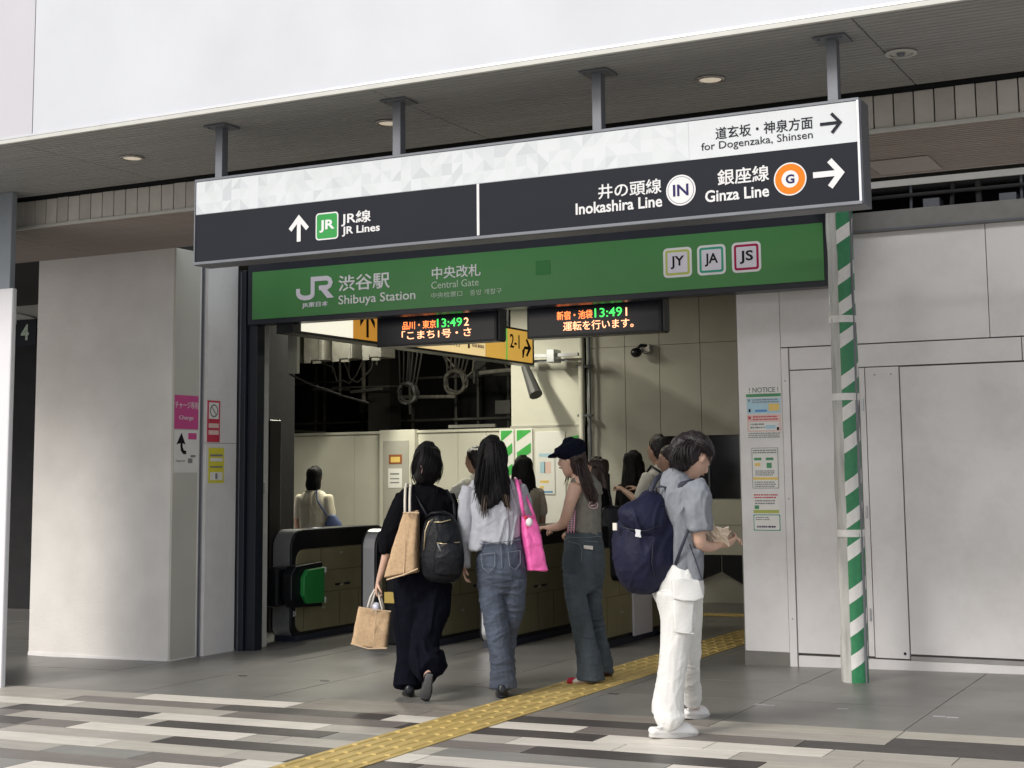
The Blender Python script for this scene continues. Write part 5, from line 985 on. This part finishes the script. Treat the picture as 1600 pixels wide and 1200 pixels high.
wp = mat('white_cotton', (.68, .68, .66), .85, .05, 12, bump=.25, bscale=70)
DOME = .1; b = B(); tube(b, F.t([(282, 545, .05, 78, .16), (282, 600, .05, 92, .18), (288, 660, .05, 92, .17), (292, 740, .06, 56, .10)])); tube(b, F.t([(284, 650, -.03, 84, .12), (282, 760, -.03, 62, .098), (270, 880, -.02, 55, .085), (258, 980, -.01, 53, .08), (250, 1050, .0, 55, .082), (248, 1092, .0, 58, .086)])); tube(b, F.t([(300, 650, .10, 74, .11), (318, 770, .20, 58, .095), (322, 900, .36, 46, .085), (330, 990, .52, 40, .08), (336, 1040, .60, 38, .08)]))
tube(b, F.t([(205, 1090, -.0, 20, .05), (250, 1106, -.01, 52, .085), (298, 1098, 0, 18, .05)]))
fuse(b, 'trousers', wp, p, .006, 1, ((.007, 4.5, (1.5, .3)), (.003, 11, (1.2, .7)), (-.004, 4, (1, .6))))
def patch(q, th, name, bev):
    return B().prism([F(*a) for a in q], FWD * th).build(name, wp, p, bevel=bev, smooth=True, seg=3)
patch([(268, 676, -.155), (306, 676, -.175), (348, 676, -.150), (344, 740, -.145), (340, 800, -.13), (305, 802, -.155), (270, 796, -.145)], .08, 'cargo_pocket', .010)
patch([(262, 604, -.15), (310, 600, -.18), (368, 606, -.15), (386, 672, -.14), (350, 684, -.17), (306, 680, -.19), (266, 674, -.17)], .09, 'pocket_flap', .010)
DOME = .5; b = B(); b.path([F(276, 560, -.10), F(262, 600, -.115), F(256, 650, -.12)], .003, 5); b.path([F(268, 795, -.175), F(345, 802, -.16)], .003, 5); b.build('trouser_seam', wp, p)
wr_ = mat('white_rubber', (.74, .73, .71), .45, .04)
for (hx, hy, hd, tx, ty, tdp) in ((186, 1179, -.04, 350, 1184, .07), (310, 1112, .60, 388, 1118, .74)):
    H, T_ = F(hx, hy, hd), F(tx, ty, tdp); b = B(); L_ = (T_ - H).length
    tube(b, [(H + UP * .035, .036, .022), (H.lerp(T_, .3) + UP * .036, .044, .024), (H.lerp(T_, .6) + UP * .040, .052, .028), (H.lerp(T_, .85) + UP * .038, .052, .028), (T_ + UP * .03, .036, .02)], D=UP); tube(b, [(H.lerp(T_, .50) + UP * .05, .046, .032), (H.lerp(T_, .75) + UP * .05, .050, .036), (H.lerp(T_, .92) + UP * .04, .042, .026)], D=UP)
    fuse(b, 'clog', wr_, p, .006, 2); sole(H - (T_ - H).normalized() * .005, T_, 'clog_sole', mat('clog_sole_grey', (.50, .49, .47), .6, .08), p, .050, .028)
    B().path([H.lerp(T_, .12) + UP * .06 - FWD * .045, H.lerp(T_, .45) + UP * .085 - FWD * .048, H.lerp(T_, .6) + UP * .07 - FWD * .05], .008, 6).build('heel_strap', wr_, p, smooth=True); B().ell(H.lerp(T_, .5) + UP * .082 - FWD * .03, (.016, .012, .010), 8, 6).build('buckle', steel_g, p)
DOME = .5; b = B(); ux = F(352, 148, 0) + UP * .03 - LKM * .02
tube(b, F.t([(322, 68, .0, 30, .07), (316, 92, .0, 56, .10), (318, 125, .0, 62, .11), (306, 155, .0, 48, .10), (296, 180, .0, 30, .08)])); tube(b, F.t([(330, 82, .0, 40, .09), (368, 92, .0, 40, .10), (398, 116, .0, 26, .080), (412, 138, .0, 12, .05)])); tube(b, F.t([(318, 130, -.06, 44, .05), (322, 160, -.07, 32, .03)]))
fuse(b, 'hair', hair_dr, p, .007, 2, ((.006, 20, (1, .6)), (.003, 40, (1, .5))))
strands('hair_strands', hair_dr, p, [([F(338, 82, -.07), F(300, 100, -.10), F(274, 140, -.11), F(280, 186, -.10)], 40, .016), ([F(338, 82, -.07), F(372, 92, -.10), F(400, 118, -.09), F(410, 160, -.06)], 34, .013), ([F(330, 80, -.08), F(312, 110, -.12), F(314, 150, -.13), F(322, 182, -.11)], 40, .018)], .0026, jit=.010)
bk = thing('large_backpack', 'large navy rucksack with white buckle worn by the man in white trousers', 'backpack', F(180, 610, -.05))
nn = mat('navy_nylon', (.009, .010, .030), .6, .15, 16, spec=.2, bump=.35, bscale=50)
DOME = .5; b = B(); tube(b, [(F(190, 298, .0), .06, .07), (F(188, 322, 0), .095, .09), (F(180, 365, 0), .145, .11), (F(176, 415, -.01), .178, .13), (F(166, 480, -.01), .186, .14), (F(166, 550, -.01), .178, .14), (F(178, 596, 0), .140, .11)]); fuse(b, 'bag_body', nn, bk, .007, 1, ((.018, 5, (1.4, .4)), (.005, 12, (1, .6))))
DOME = .5; b = B(); tube(b, [(F(190, 302, -.03), .070, .06), (F(180, 330, -.06), .096, .08), (F(160, 372, -.08), .140, .10), (F(142, 400, -.08), .150, .10)]); fuse(b, 'top_flap', nn, bk, .008, 2, ((.006, 8, (1, .7)),))
DOME = .5; b = B(); b.path([F(62, 400, -.16), F(100, 412, -.195), F(160, 420, -.205), F(215, 400, -.17)], .004, 6); b.path([F(190, 470, -.17), F(186, 540, -.165), F(196, 590, -.13)], .003, 6); b.path([F(130, 320, -.12), F(170, 318, -.14), F(232, 322, -.12)], .003, 6); b.build('piping', mat('navy_piping', (.008, .01, .022), .6), bk, smooth=True)
B().prism([F(122, 412, -.212), F(144, 416, -.212), (F(142, 428, -.212)), F(146, 444, -.212), F(122, 440, -.212), F(125, 426, -.212)], -FWD * .006).build('buckle', white_p, bk, bevel=.002); B().path([F(134, 408, -.205), F(128, 380, -.20), F(122, 340, -.16)], .006, 6).build('flap_strap', nn, bk)
B().box(*(lambda v: (v.x - .012, v.x + .012, v.y - .006, v.y + .006, v.z - .02, v.z + .02))(F(46, 402, -.1))).build('strap_end', strapw, bk)
sp_ = mat('webbing_navy', (.022, .025, .042), .6, .1, bump=.4, bscale=200)
B().path([F(178, 305, -.03), F(184, 262, -.04), F(205, 222, .02), F(228, 208, .12)], .016, 8).build('strap', sp_, bk, smooth=True); B().path([F(240, 306, -.05), F(262, 280, -.10), F(300, 248, -.135), F(345, 236, -.10), F(362, 250, -.02)], [.016, .018, .019, .018, .016], 8).build('strap', sp_, bk, smooth=True)
B().path([F(204, 296, -.06), F(202, 258, -.08), F(216, 252, -.085), F(238, 256, -.085), F(242, 298, -.07)], .007, 8).build('handle', sp_, bk, smooth=True); B().path([F(276, 545, -.11), F(300, 480, -.165), F(322, 425, -.175), F(340, 380, -.14)], .009, 8).build('strap', sp_, bk, smooth=True); B().path([F(330, 470, -.165), F(356, 540, -.155), F(378, 606, -.15)], .004, 6).build('loose_strap', sp_, bk)
pa = thing('folded_paper', 'crumpled beige paper held in both hands of the man in white trousers', 'paper', F(430, 460, .06))
DOME = .5; b = B(); rgx = random.Random(4); G_ = []
for j in range(7):
    for i in range(9):
        u, v = i / 8, j / 6; G_.append(F(392 + 86 * u, 392 + 22 * u + (62 + 4 * u) * v, -.10 + .10 * v) + Vector((rgx.uniform(-.006, .006), rgx.uniform(-.006, .006), rgx.uniform(-.005, .005) + .012 * math.sin(u * 7 + v * 3))))
fs = [(j * 9 + i, j * 9 + i + 1, (j + 1) * 9 + i + 1, (j + 1) * 9 + i) for j in range(6) for i in range(8)]
m_ = len(G_); b.add(G_ + [g + UP * .004 + FWD * .003 for g in G_], fs + [tuple(m_ + q for q in reversed(f)) for f in fs] + [(i, m_ + i, m_ + i + 1, i + 1) for i in range(8)] + [(54 + i, 55 + i, m_ + 55 + i, m_ + 54 + i) for i in range(8)]); b.build('sheet', mat('kraft_paper', (.74, .63, .50), .7, .1, 20), pa)

# ------------------------------------------------ people beyond the gates
def figure(label, x, y, h, fdeg, top, bottom, hair, hstyle, arms=('down', 'down'), sleeve='short', sk=skin2, build=1.0, tilt=0):
    """standing figure; fdeg: compass of the face direction (0 = +x, 90 = +y)"""
    z = gz(x); f = Vector((math.cos(math.radians(fdeg)), math.sin(math.radians(fdeg)), 0)); r = Vector((f.y, -f.x, 0)); o = Vector((x, y, z)); k = h / 1.68
    def q(a, b_, c): return o + r * a * k * build + f * b_ * k + UP * c * k
    p = thing('person', label, 'person', o); b = B(); D = f
    look = (f - UP * tilt).normalized(); hc = q(0, .02, 1.555)
    head(b, hc, look, k * .98); tube(b, [(q(0, -.01, 1.46), .05 * k, .052 * k), (q(0, -.02, 1.38), .055 * k, .055 * k)], D)
    tube(b, [(q(0, -.02, 1.38), .12 * k, .07 * k), (q(0, -.01, 1.28), .165 * k, .095 * k), (q(0, 0, 1.1), .14 * k, .09 * k), (q(0, 0, .95), .15 * k, .10 * k), (q(0, 0, .86), .16 * k, .11 * k)], D)
    c = B(); tube(c, [(q(0, -.02, 1.42), .08 * k, .06 * k), (q(0, -.02, 1.38), .15 * k, .085 * k), (q(0, -.01, 1.28), .19 * k, .115 * k), (q(0, 0, 1.1), .175 * k, .115 * k), (q(0, 0, .88), .185 * k, .125 * k)], D)
    for sgn, a in zip((-1, 1), arms):
        s0 = q(.175 * sgn, -.01, 1.34)
        if a == 'down': e, w = q(.22 * sgn, -.02, 1.08), q(.22 * sgn, .04, .84)
        elif a == 'phone': e, w = q(.21 * sgn, .08, 1.12), q(.12 * sgn, .32, 1.22)
        elif a == 'out': e, w = q(.24 * sgn, .18, 1.20), q(.20 * sgn, .42, 1.24)
        else: e, w = q(.24 * sgn, .05, 1.1), q(.1 * sgn, .24, 1.02)
        tube(b, [(s0, .045 * k, .045 * k), (s0.lerp(e, .5), .042 * k, .042 * k), (e, .035 * k, .035 * k), (e.lerp(w, .5), .032 * k, .032 * k), (w, .022 * k, .022 * k)], D, 10); hand(b, w, w - e, (UP if a != 'down' else r * sgn), k * .95, .6)
        m_ = e if sleeve == 'short' else w; tube(c, [(s0, .062 * k, .062 * k), (s0.lerp(e, .5), .064 * k, .064 * k), (s0.lerp(e, .85) if sleeve == 'short' else e, .060 * k, .060 * k)] + ([] if sleeve == 'short' else [(e.lerp(w, .9), .04 * k, .04 * k)]), D, 10)
    tr = B(); tube(tr, [(q(0, 0, .96), .165 * k, .115 * k), (q(0, 0, .84), .18 * k, .125 * k)], D)
    for sgn in (-1, 1):
        L = [(q(.09 * sgn, 0, .84), .085 * k, .09 * k), (q(.10 * sgn, .01, .5), .06 * k, .062 * k), (q(.10 * sgn, -.01, .12), .042 * k, .042 * k), (q(.10 * sgn, -.01, .06), .035 * k, .04 * k)]
        tube(b, L, D, 10); tube(b, [(q(.10 * sgn, -.03, .04), .035 * k, .03), (q(.10 * sgn, .12, .03), .038 * k, .02)], UP, 8); tube(tr, [(a_, w_ * 1.25, d_ * 1.25) for a_, w_, d_ in L[:3]], D, 10)
        s_ = B(); shoe(s_, q(.10 * sgn, -.07, -.0), q(.10 * sgn, .17, -.0), .045, .05); fuse(s_, 'shoe', blk, p, .012, 2)
    fuse(b, 'body', sk, p, .010, 2); fuse(c, 'shirt', top, p, .012, 2, ((.006, 8, (1, .6)),)); fuse(tr, 'trousers', bottom, p, .014, 2, ((.006, 7, (1, .6)),)); face(hc, look, p, k * .98)
    hb_ = B(); upl = UP
    def hq(a, b_, c_): return hc + r * a * k + look * b_ * k + UP * c_ * k
    tube(hb_, [(hq(0, -.02, .135), .04 * k, .05 * k), (hq(0, -.02, .11), .075 * k, .09 * k), (hq(0, -.03, .06), .092 * k, .098 * k), (hq(0, -.045, 0), .090 * k, .080 * k), (hq(0, -.06, -.06), .075 * k, .05 * k)], D)
    if hstyle == 'bob': tube(hb_, [(hq(0, -.05, 0), .092 * k, .07 * k), (hq(0, -.055, -.08), .095 * k, .065 * k), (hq(0, -.05, -.13), .08 * k, .05 * k)], D)
    if hstyle == 'long':
        tube(hb_, [(hq(0, -.06, 0), .095 * k, .06 * k), (hq(0, -.08, -.15), .11 * k, .05 * k), (hq(0, -.10, -.32), .09 * k, .035 * k)], D)
        for sgn in (-1, 1): tube(hb_, [(hq(.075 * sgn, .0, .04), .02 * k, .05 * k), (hq(.085 * sgn, .01, -.08), .022 * k, .05 * k), (hq(.09 * sgn, .02, -.26), .02 * k, .035 * k)], D)
    fuse(hb_, 'hair', hair, p, .009, 2, ((.005, 22, (1, .3)),)); return p, q
creamc = mat('cream_blouse', (.68, .63, .50), .8, .05, 14, bump=.2); beigec = mat('beige_blouse', (.42, .37, .30), .8, .06, 14); whitec = mat('white_shirt', (.66, .65, .58), .8, .04, 14); darkc = mat('dark_trouser', (.02, .02, .025), .8, .2); brownc = mat('taupe_shirt', (.24, .22, .19), .8, .1); blackc = mat('black_top', (.005, .005, .006), .8, .2, spec=.1)
p, q = figure('woman in cream blouse with black bob far left behind the gates', -10.10, 14.5, 1.66, 100, creamc, darkc, hair_b, 'bob')
t = thing('blue_bag', 'small blue shoulder bag on the woman in cream blouse', 'bag', q(.24, -.05, .95)); b = B(); tube(b, [(q(.25, -.06, 1.12), .05, .03), (q(.27, -.06, 1.0), .11, .05), (q(.27, -.06, .90), .12, .05)]); fuse(b, 'bag_body', mat('blue_leather', (.07, .10, .22), .5), t, .01, 2); B().path([q(.2, -.08, 1.12), q(.10, -.14, 1.3), q(.07, -.10, 1.42), q(.05, .02, 1.42)], .010, 6).build('strap', MATS['blue_leather'], t)
figure('man in white shirt reaching out left between the two nearest women', -7.62, 13.9, 1.80, 178, whitec, darkc, hair_dr, 'short', ('out', 'phone'))
figure('short dark haired person mostly hidden behind the woman in black', -7.95, 13.4, 1.56, 95, blackc, darkc, hair_b, 'bob')
figure('black haired woman in beige blouse left of the flat cap', -6.86, 13.5, 1.68, 150, beigec, darkc, hair_b, 'long')
p, q = figure('woman in black with long brown hair behind the flat cap', -5.52, 12.35, 1.62, 215, blackc, darkc, hair_br, 'long', ('fold', 'fold'), sleeve='long')
t = thing('black_tote', 'large black tote bag on the woman behind the flat cap', 'tote bag', (-5.25, 12.0, .4)); b = B(); v = Vector((-5.27, 12.1, 0)); tube(b, [(v + UP * 1.10, .09, .05), (v + UP * .95, .14, .08), (v + UP * .7, .16, .09), (v + UP * .52, .15, .08)]); fuse(b, 'bag_body', bn, t, .01, 2, ((.006, 8, (1, 1)),)); B().path([v + UP * 1.08, v + Vector((-.06, .06, 1.25)), v + Vector((-.10, .15, 1.40))], .012, 6).build('strap', bn, t)
figure('black haired woman seen from behind beside the man with strap', -5.86, 14.0, 1.70, 60, blackc, darkc, hair_b, 'long')
p, q = figure('man in white shirt with black strap holding a phone', -5.42, 13.6, 1.83, 165, whitec, darkc, hair_dr, 'short', ('phone', 'phone'), tilt=.25)
t = thing('black_sling', 'black sling bag on the back of the man with phone', 'bag', q(0, -.2, 1.0)); b = B(); tube(b, [(q(0, -.17, 1.25), .08, .05), (q(0, -.2, 1.1), .12, .07), (q(0, -.18, .95), .10, .05)]); fuse(b, 'bag_body', bn, t, .01, 2)
for s_ in (-1, 1): B().path([q(.10 * s_, -.15, 1.2), q(.13 * s_, -.10, 1.38), q(.12 * s_, .0, 1.43), q(.13 * s_, .12, 1.3), q(.16 * s_, .10, 1.12)], .014, 6).build('strap', bn, t, smooth=True)
t = thing('dark_phone', 'dark phone held by the man in white shirt', 'phone', q(0, .42, 1.22)); B().box(-.035, .035, -.075, .075, 0, .009).build('body', blk, t, bevel=.003); o_ = t.children[0]; o_.location = (0, 0, 0)
figure('person in taupe shirt partly hidden behind the man with navy rucksack', -5.15, 13.2, 1.72, 200, brownc, darkc, hair_dr, 'short')
